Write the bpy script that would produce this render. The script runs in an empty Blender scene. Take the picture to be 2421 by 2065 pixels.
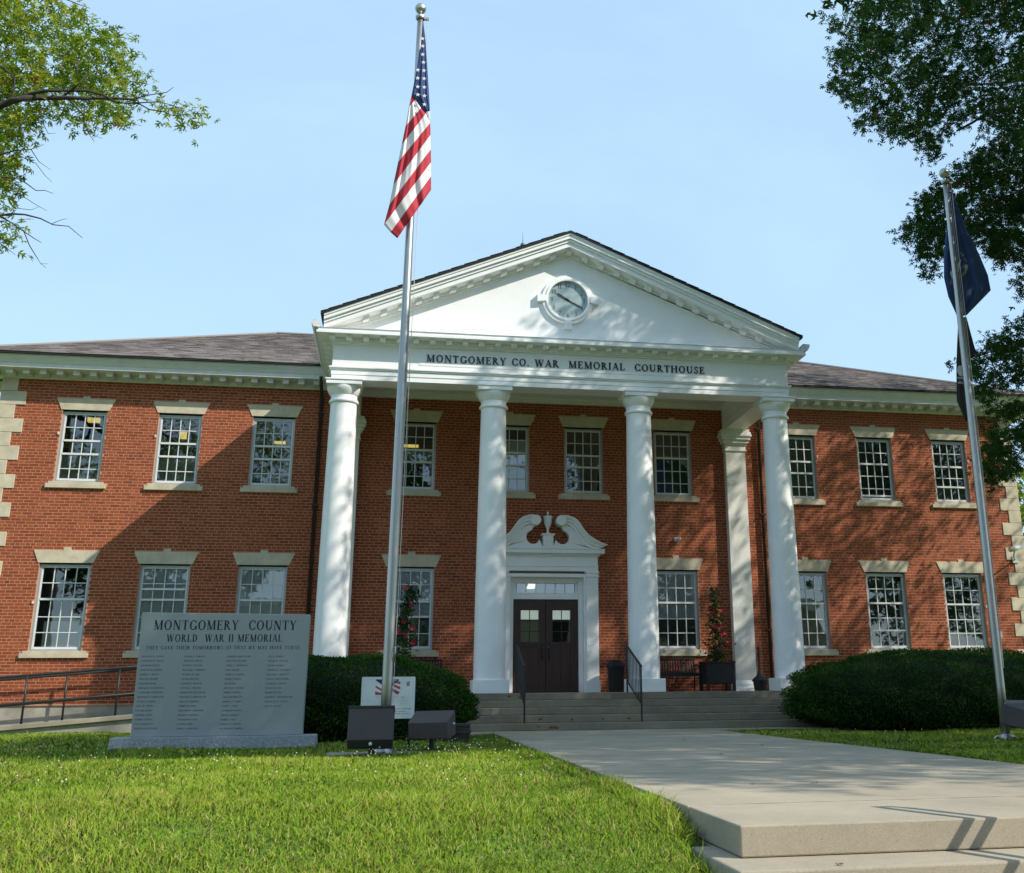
import bpy, math, random
import numpy as np
from mathutils import Vector
random.seed(7); rng = np.random.default_rng(11)
scene = bpy.context.scene
COL = scene.collection
R_ = math.radians

# ------------------------------------------------------------------ camera
W, H = 2421, 2065                      # pixel grid used for measuring the photograph
CR = np.array([0.984211590, -0.176788354, -0.008568776])
CU = np.array([-0.041766317, -0.279020503, 0.959376430])
CF = np.array([0.171997444, 0.943871515, 0.281999012])
CC = np.array([-3.604068, -25.100385, 0.0252])
FPX, PPX, PPY = 2499.464, 172.826, -132.303
cam = bpy.data.cameras.new('camera')
camo = bpy.data.objects.new('camera', cam); COL.objects.link(camo)
from mathutils import Matrix
M = Matrix.Identity(4)
for i in range(3):
    M[i][0] = CR[i]; M[i][1] = CU[i]; M[i][2] = -CF[i]; M[i][3] = CC[i]
camo.matrix_world = M
cam.sensor_fit = 'HORIZONTAL'; cam.sensor_width = 36.0
cam.lens = 36.0*FPX/W
cam.shift_x = -PPX/W; cam.shift_y = PPY/W
cam.clip_start = 0.05; cam.clip_end = 3000
scene.camera = camo
scene.render.resolution_x = 1024; scene.render.resolution_y = 873

def ray(x, y): return CF + CR*((x-W/2-PPX)/FPX) - CU*((y-H/2-PPY)/FPX)
def ony(x, y, Y):
    d = ray(x, y); return CC + d*((Y-CC[1])/d[1])
def onz(x, y, Z):
    d = ray(x, y); return CC + d*((Z-CC[2])/d[2])
def proj(Pn):
    d = np.asarray(Pn)-CC; dep = d@CF
    return W/2+PPX+FPX*(d@CR)/dep, H/2+PPY-FPX*(d@CU)/dep, dep

# ------------------------------------------------------------------ world, sun, exposure
SUNV = Vector((1.5, -1.0, 1.45)).normalized()
world = bpy.data.worlds.new('World'); scene.world = world; world.use_nodes = True
wn = world.node_tree.nodes; wl = world.node_tree.links
bgn = wn['Background']
sky = wn.new('ShaderNodeTexSky'); sky.sky_type = 'NISHITA'; sky.sun_disc = False
sky.sun_elevation = math.asin(SUNV.z); sky.sun_rotation = math.atan2(SUNV.x, SUNV.y)
sky.altitude = 300; sky.air_density = 1.0; sky.dust_density = 0.8; sky.ozone_density = 1.5
# thin high cirrus over the whole sky
tc = wn.new('ShaderNodeTexCoord'); mp = wn.new('ShaderNodeMapping')
mp.inputs['Rotation'].default_value = (0, 0, R_(35)); mp.inputs['Scale'].default_value = (1.2, 5.0, 3.0)
nz = wn.new('ShaderNodeTexNoise'); nz.inputs['Scale'].default_value = 1.6; nz.inputs['Detail'].default_value = 5; nz.inputs['Roughness'].default_value = .62
rp = wn.new('ShaderNodeValToRGB'); rp.color_ramp.elements[0].position = .42; rp.color_ramp.elements[1].position = .85
rp.color_ramp.elements[0].color = (.68, .68, .68, 1); rp.color_ramp.elements[1].color = (.9, .9, .9, 1)
mx = wn.new('ShaderNodeMix'); mx.data_type = 'RGBA'
mx.inputs[7].default_value = (2.6, 3.85, 5.05, 1)
wl.new(tc.outputs['Generated'], mp.inputs['Vector']); wl.new(mp.outputs['Vector'], nz.inputs['Vector'])
wl.new(nz.outputs['Fac'], rp.inputs['Fac']); wl.new(rp.outputs['Color'], mx.inputs[0])
wl.new(sky.outputs['Color'], mx.inputs[6]); wl.new(mx.outputs[2], bgn.inputs['Color'])
bgn.inputs['Strength'].default_value = 0.15
sun = bpy.data.lights.new('sun', 'SUN'); sun.energy = 3.7; sun.angle = R_(.55); sun.color = (1.0, .93, .82)
suno = bpy.data.objects.new('sun', sun); COL.objects.link(suno)
suno.rotation_euler = SUNV.to_track_quat('Z', 'Y').to_euler(); suno.location = (20, -30, 40)
vs = scene.view_settings
vs.view_transform = 'Standard'; vs.look = 'None'; vs.gamma = 1; vs.use_curve_mapping = False
vs.exposure = 0.62
scene.render.engine = 'CYCLES'
scene.cycles.max_bounces = 7; scene.cycles.transparent_max_bounces = 10
scene.cycles.sample_clamp_indirect = 8

# ------------------------------------------------------------------ helpers
ORG = {}
def link(o, parent=None, loc=None):
    COL.objects.link(o)
    if parent is not None:
        o.parent = parent; base = ORG[parent.name]
    else: base = Vector((0, 0, 0))
    if loc is not None: o.location = Vector(loc)-base
    ORG[o.name] = Vector(loc) if loc is not None else base.copy()
    return o
def tag(o, label=None, cat=None, group=None, kind=None):
    if label: o['label'] = label
    if cat: o['category'] = cat
    if group: o['group'] = group
    if kind: o['kind'] = kind
    return o
def thing(name, label, cat, loc, group=None):
    o = bpy.data.objects.new(name, None); o.empty_display_size = .2
    link(o, None, loc); tag(o, label, cat, group); return o
class MB:
    def __init__(s): s.v = []; s.f = []; s.m = []
    def add(s, vs, fs, m=0):
        b = len(s.v); s.v += [tuple(map(float, p)) for p in vs]
        for f in fs: s.f.append(tuple(i+b for i in f)); s.m.append(m)
        return s
    def box(s, x0, x1, y0, y1, z0, z1, m=0):
        return s.add([(x0,y0,z0),(x1,y0,z0),(x1,y1,z0),(x0,y1,z0),(x0,y0,z1),(x1,y0,z1),(x1,y1,z1),(x0,y1,z1)],
              [(0,3,2,1),(4,5,6,7),(0,1,5,4),(1,2,6,5),(2,3,7,6),(3,0,4,7)], m)
    def hexa(s, p8, m=0):
        return s.add(p8, [(0,3,2,1),(4,5,6,7),(0,1,5,4),(1,2,6,5),(2,3,7,6),(3,0,4,7)], m)
    def prism(s, poly, y0, y1, m=0):                      # polygon in x,z extruded along y
        n = len(poly)
        vs = [(x, y0, z) for x, z in poly]+[(x, y1, z) for x, z in poly]
        fs = [tuple(range(n)), tuple(range(2*n-1, n-1, -1))]
        fs += [(i, i+n, (i+1) % n+n, (i+1) % n) for i in range(n)]
        return s.add(vs, fs, m)
    def prismx(s, poly, x0, x1, m=0):                     # polygon in y,z extruded along x
        n = len(poly)
        vs = [(x0, y, z) for y, z in poly]+[(x1, y, z) for y, z in poly]
        fs = [tuple(range(n)), tuple(range(2*n-1, n-1, -1))]
        fs += [(i, i+n, (i+1) % n+n, (i+1) % n) for i in range(n)]
        return s.add(vs, fs, m)
    def lathe(s, prof, cx, cy, n=24, m=0, cap=True):      # prof: (r,z)
        vs = []; fs = []
        for r, z in prof:
            for k in range(n):
                a = 2*math.pi*k/n; vs.append((cx+r*math.cos(a), cy+r*math.sin(a), z))
        for j in range(len(prof)-1):
            for k in range(n):
                k2 = (k+1) % n; fs.append((j*n+k, j*n+k2, (j+1)*n+k2, (j+1)*n+k))
        if cap:
            fs.append(tuple(range(n-1, -1, -1))); fs.append(tuple((len(prof)-1)*n+k for k in range(n)))
        return s.add(vs, fs, m)
    def tube(s, path, rad, n=8, m=0):
        path = [Vector(p) for p in path]; k = len(path)
        if not hasattr(rad, '__len__'): rad = [rad]*k
        vs = []; fs = []; up = None
        for i, p in enumerate(path):
            d = (path[min(i+1, k-1)]-path[max(i-1, 0)]).normalized()
            a = d.cross(Vector((0, 0, 1)) if abs(d.z) < .95 else Vector((1, 0, 0))).normalized(); b = d.cross(a).normalized()
            for j in range(n):
                t = 2*math.pi*j/n; vs.append(p+(a*math.cos(t)+b*math.sin(t))*rad[i])
        for i in range(k-1):
            for j in range(n):
                j2 = (j+1) % n; fs.append((i*n+j, i*n+j2, (i+1)*n+j2, (i+1)*n+j))
        fs.append(tuple(range(n-1, -1, -1))); fs.append(tuple((k-1)*n+j for j in range(n)))
        return s.add(vs, fs, m)
    def ball(s, c, r, n=12, m=0, sz=1):
        prof = [(max(1e-4, r*math.sin(math.pi*i/n)), c[2]-sz*r*math.cos(math.pi*i/n)) for i in range(n+1)]
        return s.lathe(prof, c[0], c[1], n*2, m, False)
    def mesh(s, name, mats, off=(0, 0, 0), smooth=False):
        me = bpy.data.meshes.new(name); o = Vector(off)
        me.from_pydata([tuple(Vector(p)-o) for p in s.v], [], s.f)
        if not isinstance(mats, (list, tuple)): mats = [mats]
        for mt in mats: me.materials.append(mt)
        if any(s.m): me.polygons.foreach_set('material_index', s.m)
        if smooth: me.polygons.foreach_set('use_smooth', [True]*len(s.f))
        me.update(); return me
    def build(s, name, mats, parent=None, smooth=False, bevel=0, loc=None, auto=None):
        off = Vector(loc) if loc is not None else (ORG[parent.name] if parent is not None else Vector((0, 0, 0)))
        me = s.mesh(name, mats, off, smooth or auto is not None)
        o = bpy.data.objects.new(name, me); link(o, parent, off)
        if auto is not None: me.set_sharp_from_angle(angle=R_(auto))
        if bevel:
            b = o.modifiers.new('bevel', 'BEVEL'); b.width = bevel; b.segments = 2; b.limit_method = 'ANGLE'; b.angle_limit = R_(40)
        return o
def np_mesh(name, V, F, mat, attr=None, parent=None, smooth=False):
    """V (n,3) float, F (m,k) int with k corners for every face"""
    V = np.asarray(V, dtype=np.float32); F = np.asarray(F, dtype=np.int32)
    if parent is not None: V = V-np.array(ORG[parent.name], dtype=np.float32)
    me = bpy.data.meshes.new(name); k = F.shape[1]
    me.vertices.add(len(V)); me.vertices.foreach_set('co', V.ravel())
    me.loops.add(F.size); me.loops.foreach_set('vertex_index', F.ravel())
    me.polygons.add(len(F)); me.polygons.foreach_set('loop_start', np.arange(0, F.size, k, dtype=np.int32))
    try: me.polygons.foreach_set('loop_total', np.full(len(F), k, dtype=np.int32))
    except Exception: pass
    me.polygons.foreach_set('use_smooth', np.full(len(F), bool(smooth), dtype=bool))
    me.materials.append(mat)
    if attr:
        for an, av in attr.items():
            a = me.attributes.new(an, 'FLOAT', 'FACE'); a.data.foreach_set('value', np.asarray(av, dtype=np.float32))
    me.update(calc_edges=True); me.validate()
    o = bpy.data.objects.new(name, me); link(o, parent, ORG[parent.name] if parent is not None else None)
    return o

# ------------------------------------------------------------------ materials
def mat(name, col, rough=.6, noise=0, nscale=8, detail=6, bump=0, bscale=40, metal=0, spec=.5, col2=None, stretch=None, emit=0):
    m = bpy.data.materials.new(name); m.use_nodes = True
    n = m.node_tree.nodes; l = m.node_tree.links; b = n['Principled BSDF']
    b.inputs['Roughness'].default_value = rough; b.inputs['Metallic'].default_value = metal
    b.inputs['Specular IOR Level'].default_value = spec
    b.inputs['Base Color'].default_value = (*col, 1)
    if emit:
        b.inputs['Emission Color'].default_value = (*col, 1); b.inputs['Emission Strength'].default_value = emit
    if noise or col2:
        t = n.new('ShaderNodeTexCoord'); mpn = n.new('ShaderNodeMapping')
        if stretch: mpn.inputs['Scale'].default_value = stretch
        g = n.new('ShaderNodeNewGeometry')
        l.new(g.outputs['Position'], mpn.inputs['Vector'])
        z = n.new('ShaderNodeTexNoise'); z.inputs['Scale'].default_value = nscale; z.inputs['Detail'].default_value = detail; z.inputs['Roughness'].default_value = .65
        l.new(mpn.outputs['Vector'], z.inputs['Vector'])
        r = n.new('ShaderNodeValToRGB'); r.color_ramp.elements[0].position = .3; r.color_ramp.elements[1].position = .7
        c2 = col2 if col2 else tuple(c*(1-noise) for c in col)
        c1 = col if col2 else tuple(min(1, c*(1+noise*.6)) for c in col)
        r.color_ramp.elements[0].color = (*c2, 1); r.color_ramp.elements[1].color = (*c1, 1)
        l.new(z.outputs['Fac'], r.inputs['Fac']); l.new(r.outputs['Color'], b.inputs['Base Color'])
    if bump:
        g2 = n.new('ShaderNodeNewGeometry')
        z2 = n.new('ShaderNodeTexNoise'); z2.inputs['Scale'].default_value = bscale; z2.inputs['Detail'].default_value = 4
        l.new(g2.outputs['Position'], z2.inputs['Vector'])
        bp = n.new('ShaderNodeBump'); bp.inputs['Strength'].default_value = bump; bp.inputs['Distance'].default_value = .01
        l.new(z2.outputs['Fac'], bp.inputs['Height']); l.new(bp.outputs['Normal'], b.inputs['Normal'])
    return m
def ramp_mat(name, src, stops, rough=.85, grain=.25, gscale=60, bump=.3, trans=0, spec=.3):
    """colour from a per-piece random value: src = ('OBJ',) or ('ATTR', name)"""
    m = bpy.data.materials.new(name); m.use_nodes = True
    n = m.node_tree.nodes; l = m.node_tree.links; b = n['Principled BSDF']
    b.inputs['Roughness'].default_value = rough; b.inputs['Specular IOR Level'].default_value = spec
    if src[0] == 'OBJ': s = n.new('ShaderNodeObjectInfo').outputs['Random']
    else:
        a = n.new('ShaderNodeAttribute'); a.attribute_name = src[1]; s = a.outputs['Fac']
    r = n.new('ShaderNodeValToRGB'); e = r.color_ramp.elements
    while len(e) < len(stops): e.new(.5)
    for k, (p, c) in enumerate(stops): e[k].position = p; e[k].color = (*c, 1)
    l.new(s, r.inputs['Fac'])
    g = n.new('ShaderNodeNewGeometry'); z = n.new('ShaderNodeTexNoise'); z.inputs['Scale'].default_value = gscale; z.inputs['Detail'].default_value = 5
    l.new(g.outputs['Position'], z.inputs['Vector'])
    mr = n.new('ShaderNodeMapRange'); mr.inputs[1].default_value = .25; mr.inputs[2].default_value = .75; mr.inputs[3].default_value = 1-grain; mr.inputs[4].default_value = 1+grain
    l.new(z.outputs['Fac'], mr.inputs[0])
    mm = n.new('ShaderNodeVectorMath'); mm.operation = 'SCALE'
    l.new(r.outputs['Color'], mm.inputs[0]); l.new(mr.outputs[0], mm.inputs['Scale']); l.new(mm.outputs[0], b.inputs['Base Color'])
    if bump:
        bp = n.new('ShaderNodeBump'); bp.inputs['Strength'].default_value = bump; bp.inputs['Distance'].default_value = .004
        l.new(z.outputs['Fac'], bp.inputs['Height']); l.new(bp.outputs['Normal'], b.inputs['Normal'])
    if trans:
        tb = n.new('ShaderNodeBsdfTranslucent'); ms = n.new('ShaderNodeMixShader'); ms.inputs[0].default_value = trans
        l.new(mm.outputs[0], tb.inputs['Color']); l.new(b.outputs[0], ms.inputs[1]); l.new(tb.outputs[0], ms.inputs[2])
        l.new(ms.outputs[0], n['Material Output'].inputs['Surface'])
    return m
def glass(name, refl, tint=(.75, .8, .78)):
    m = bpy.data.materials.new(name); m.use_nodes = True
    n = m.node_tree.nodes; l = m.node_tree.links; n.remove(n['Principled BSDF'])
    tr = n.new('ShaderNodeBsdfTransparent'); tr.inputs['Color'].default_value = (*tint, 1)
    gl = n.new('ShaderNodeBsdfGlossy'); gl.inputs['Roughness'].default_value = .015
    fr = n.new('ShaderNodeFresnel'); fr.inputs['IOR'].default_value = 1.5
    ad = n.new('ShaderNodeMath'); ad.operation = 'ADD'; ad.inputs[1].default_value = refl; ad.use_clamp = True
    g = n.new('ShaderNodeNewGeometry'); z = n.new('ShaderNodeTexNoise'); z.inputs['Scale'].default_value = 2.2
    bp = n.new('ShaderNodeBump'); bp.inputs['Strength'].default_value = .05; bp.inputs['Distance'].default_value = .02
    l.new(g.outputs['Position'], z.inputs['Vector']); l.new(z.outputs['Fac'], bp.inputs['Height']); l.new(bp.outputs['Normal'], gl.inputs['Normal'])
    ms = n.new('ShaderNodeMixShader')
    l.new(fr.outputs[0], ad.inputs[0]); l.new(ad.outputs[0], ms.inputs[0]); l.new(tr.outputs[0], ms.inputs[1]); l.new(gl.outputs[0], ms.inputs[2])
    l.new(ms.outputs[0], n['Material Output'].inputs['Surface'])
    return m
BR = [(0, (.15, .031, .013)), (.25, (.215, .046, .018)), (.6, (.27, .060, .022)), (.85, (.315, .077, .029)), (1, (.35, .10, .042))]
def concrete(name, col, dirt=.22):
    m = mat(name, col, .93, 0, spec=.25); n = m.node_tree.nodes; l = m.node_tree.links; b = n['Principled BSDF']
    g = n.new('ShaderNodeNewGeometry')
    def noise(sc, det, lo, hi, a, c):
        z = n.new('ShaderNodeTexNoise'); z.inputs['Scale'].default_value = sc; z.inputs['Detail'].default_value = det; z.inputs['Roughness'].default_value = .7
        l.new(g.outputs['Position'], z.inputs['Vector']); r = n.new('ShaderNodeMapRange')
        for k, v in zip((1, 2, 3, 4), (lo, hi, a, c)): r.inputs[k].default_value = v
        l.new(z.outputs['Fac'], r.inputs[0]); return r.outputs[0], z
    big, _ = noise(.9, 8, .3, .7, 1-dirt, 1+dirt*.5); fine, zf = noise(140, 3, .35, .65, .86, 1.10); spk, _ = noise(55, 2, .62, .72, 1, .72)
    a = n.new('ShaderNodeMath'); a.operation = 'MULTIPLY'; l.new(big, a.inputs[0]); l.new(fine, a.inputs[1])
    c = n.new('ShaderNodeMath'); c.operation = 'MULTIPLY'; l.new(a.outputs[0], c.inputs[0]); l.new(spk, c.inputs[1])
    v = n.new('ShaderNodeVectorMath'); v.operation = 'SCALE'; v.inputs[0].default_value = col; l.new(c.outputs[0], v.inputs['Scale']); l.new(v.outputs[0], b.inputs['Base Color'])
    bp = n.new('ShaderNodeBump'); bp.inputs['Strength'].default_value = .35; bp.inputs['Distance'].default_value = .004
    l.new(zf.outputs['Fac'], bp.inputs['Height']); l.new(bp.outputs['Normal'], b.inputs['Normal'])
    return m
M_ = dict(
 brick_o=ramp_mat('brick_single', ('OBJ',), BR), brick_a=ramp_mat('brick_field', ('ATTR', 'bv'), BR),
 mortar=mat('mortar', (.47, .255, .155), .95, .2, 3, bump=.2, bscale=90),
 white=mat('white_paint', (.85, .86, .85), .42, .05, 2.5, bump=.03, bscale=25),
 cream=mat('cream_paint', (.72, .71, .66), .5, .06, 3),
 stone=mat('limestone', (.52, .46, .34), .85, .22, 4, bump=.15, bscale=60),
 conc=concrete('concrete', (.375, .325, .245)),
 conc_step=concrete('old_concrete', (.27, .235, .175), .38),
 found=mat('foundation', (.35, .33, .28), .9, .25, 3, bump=.3, bscale=60),
 granite=mat('grey_granite', (.33, .355, .365), .55, .16, 160, 2, bump=.05, bscale=200),
 granite_rough=mat('split_granite', (.31, .33, .355), .85, .3, 30, 6, bump=.6, bscale=25),
 engr=mat('engraved', (.022, .026, .03), .8), engr2=mat('engraved_small', (.055, .062, .067), .8),
 alu=mat('grey_aluminium', (.40, .43, .45), .4, .1, 5, metal=.4), sash=mat('white_sash', (.64, .66, .66), .45, .08, 6),
 dark=mat('dark_room', (.018, .022, .02), .9), room=mat('room_paint', (.10, .11, .095), .9),
 blind=mat('blind', (.72, .70, .76), .8, .08, 3), blind_d=mat('dim_blind', (.09, .10, .095), .8, .2, 2), blind_m=mat('grey_blind', (.28, .285, .26), .8, .15, 2),
 lamp=mat('ceiling_tube', (1, .72, .15), .5, emit=.55), lampw=mat('white_tube', (.95, 1, .9), .5, emit=2.2),
 glow_panel=mat('door_glow', (.75, .80, .78), .6, emit=.6),  # glowing surface added to brighten the upper door panes, not a lamp
 pane=glass('window_glass', .07, (.9, .93, .91)), pane_c=glass('clear_glass', .16),
 door=mat('stained_door', (.046, .018, .012), .42, .35, 3, 8, stretch=(9, 9, .7)),
 black=mat('black_iron', (.014, .014, .016), .45, .3, 10), blackm=mat('black_matte', (.010, .011, .013), .6),
 letter=mat('black_letter', (.012, .013, .016), .4),
 brown=mat('bronze_paint', (.058, .045, .045), .5, .12, 12), brown_d=mat('dark_bronze', (.018, .016, .017), .5),
 spout=mat('brown_spout', (.035, .018, .013), .45),
 steel=mat('satin_aluminium', (.46, .46, .44), .40, .12, 3, metal=1.0, stretch=(1, 1, .15)),
 gutter=mat('gutter_white', (.66, .68, .68), .4, .12, 4), roofedge=mat('roof_edge', (.016, .015, .016), .85),
 dial=mat('clock_dial', (.34, .44, .45), .35, .1, 2), numeral=mat('clock_numeral', (.05, .055, .06), .5),
 shing_a=ramp_mat('shingle_field', ('ATTR', 'bv'), [(0, (.10, .083, .075)), (.5, (.175, .15, .138)), (1, (.26, .23, .215))], .95, .3, 90),
 shing_o=ramp_mat('shingle_single', ('OBJ',), [(0, (.10, .083, .075)), (.5, (.175, .15, .138)), (1, (.26, .23, .215))], .95, .3, 90),
 fl_red=mat('flag_red', (.42, .016, .035), .75), fl_white=mat('flag_white', (.72, .70, .70), .75), fl_blue=mat('flag_blue', (.018, .045, .16), .75),
 ky=mat('state_blue', (.016, .045, .15), .7), gold=mat('gold_thread', (.42, .33, .05), .6), pow=mat('black_flag', (.010, .011, .014), .7), cloth_w=mat('cloth_white', (.55, .56, .56), .7),
 rope=mat('halyard', (.55, .55, .53), .8),
 signw=mat('sign_white', (.70, .74, .74), .45, .04, 5), signr=mat('sign_red', (.42, .05, .09), .5), signb=mat('sign_blue', (.035, .04, .11), .5), signp=mat('faded_print', (.58, .66, .69), .5), signk=mat('sign_black', (.03, .035, .035), .5), signpk=mat('faded_red', (.62, .40, .40), .5),
 bark=mat('bark', (.05, .042, .035), .95, .4, 12, bump=.8, bscale=20), bark_l=mat('light_bark', (.075, .062, .05), .95, .4, 12),
 soil=mat('lawn_soil', (.12, .185, .02), 1, .4, 9, 8), asphalt=mat('asphalt', (.05, .05, .05), .9, .2, 30),
 petal=mat('red_petal', (.48, .012, .03), .6), clover=mat('clover_head', (.62, .55, .46), .9), clover_stem=mat('clover_stem', (.12, .2, .05), .9),
 rust=mat('rust_stain', (.16, .075, .03), .95, .4, 14), copper=mat('green_copper', (.05, .11, .10), .35), camw=mat('camera_white', (.60, .60, .57), .4),
 barrel=mat('barrel_wood', (.03, .022, .018), .8, .4, 8), joint=mat('joint_dirt', (.06, .055, .045), 1),
)
LEAF = [(0, (.014, .042, .008)), (.45, (.028, .075, .013)), (.8, (.05, .11, .018)), (.965, (.08, .135, .022)), (1, (.13, .055, .03))]
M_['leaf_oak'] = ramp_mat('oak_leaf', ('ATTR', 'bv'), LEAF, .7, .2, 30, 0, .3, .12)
M_['leaf_sun'] = ramp_mat('oak_leaf_sunlit', ('ATTR', 'bv'), [(0, (.07, .15, .014)), (.4, (.17, .26, .022)), (.75, (.31, .36, .035)), (.95, (.42, .44, .06)), (1, (.25, .10, .04))], .7, .2, 30, 0, .45, .15)  # brighter copy of the oak leaf, sunlight put into its colour
M_['yew'] = ramp_mat('yew_needles', ('ATTR', 'bv'), [(0, (.010, .032, .005)), (.5, (.03, .085, .012)), (.9, (.07, .15, .022)), (1, (.15, .10, .03))], .8, .2, 30, 0, .15, .08)
M_['vine'] = ramp_mat('vine_leaf', ('ATTR', 'bv'), [(0, (.012, .04, .009)), (1, (.04, .10, .02))], .45, .2, 30, 0, .2)
M_['grass'] = ramp_mat('grass_blade', ('ATTR', 'bv'), [(0, (.085, .19, .012)), (.4, (.225, .365, .026)), (.8, (.37, .47, .05)), (1, (.60, .46, .19))], .8, .15, 5, 0, .2, .08)
def soft_normal(m, k):
    '''a blade is curled: shade it with a normal leaning upwards'''
    n = m.node_tree.nodes; l = m.node_tree.links; g = n.new('ShaderNodeNewGeometry'); a = n.new('ShaderNodeVectorMath'); a.operation = 'SCALE'; a.inputs['Scale'].default_value = 1-k
    b = n.new('ShaderNodeVectorMath'); b.operation = 'ADD'; b.inputs[1].default_value = (0, 0, k); c = n.new('ShaderNodeVectorMath'); c.operation = 'NORMALIZE'
    l.new(g.outputs['Normal'], a.inputs[0]); l.new(a.outputs[0], b.inputs[0]); l.new(b.outputs[0], c.inputs[0])
    for nd in n:
        if nd.type in ('BSDF_PRINCIPLED', 'BSDF_TRANSLUCENT'): l.new(c.outputs[0], nd.inputs['Normal'])
soft_normal(M_['grass'], .85)
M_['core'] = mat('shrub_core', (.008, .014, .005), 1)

# ------------------------------------------------------------------ hand-drawn serif capitals (stroke shapes)
TH, TN = .185, .08
def _bar(x0, y0, x1, y1, th):
    d = math.hypot(x1-x0, y1-y0); nx, ny = -(y1-y0)/d*th/2, (x1-x0)/d*th/2
    return [[(x0+nx, y0+ny), (x0-nx, y0-ny), (x1-nx, y1-ny), (x1+nx, y1+ny)]]
def _diag(x0, y0, x1, y1, th):                            # slanted stem with flat ends
    return [[(x0-th/2, y0), (x0+th/2, y0), (x1+th/2, y1), (x1-th/2, y1)]]
def _arc(cx, cy, rx, ry, a0, a1, th=TH, tn=TN, n=14):
    q = []
    for i in range(n):
        pr = []
        for a in (a0+(a1-a0)*i/n, a0+(a1-a0)*(i+1)/n):
            r = math.radians(a); c, s_ = math.cos(r), math.sin(r); w = tn+(th-tn)*abs(c)**1.3
            pr.append(((cx+rx*c, cy+ry*s_), (cx+(rx-w)*c, cy+(ry-w*.9)*s_)))
        q.append([pr[0][0], pr[0][1], pr[1][1], pr[1][0]])
    return q
def _sf(x, y, w=.3, up=True): return [[(x-w/2, y), (x+w/2, y), (x+w/2, y+(.045 if up else -.045)), (x-w/2, y+(.045 if up else -.045))]]
def _stem(x, y0=0, y1=1, th=TH, s=.3): return _bar(x, y0, x, y1, th)+(_sf(x, y0, s)+_sf(x, y1, s, False) if s else [])
def _v(x, y0, y1): return _bar(x, y0, x, y1, .055)
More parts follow.
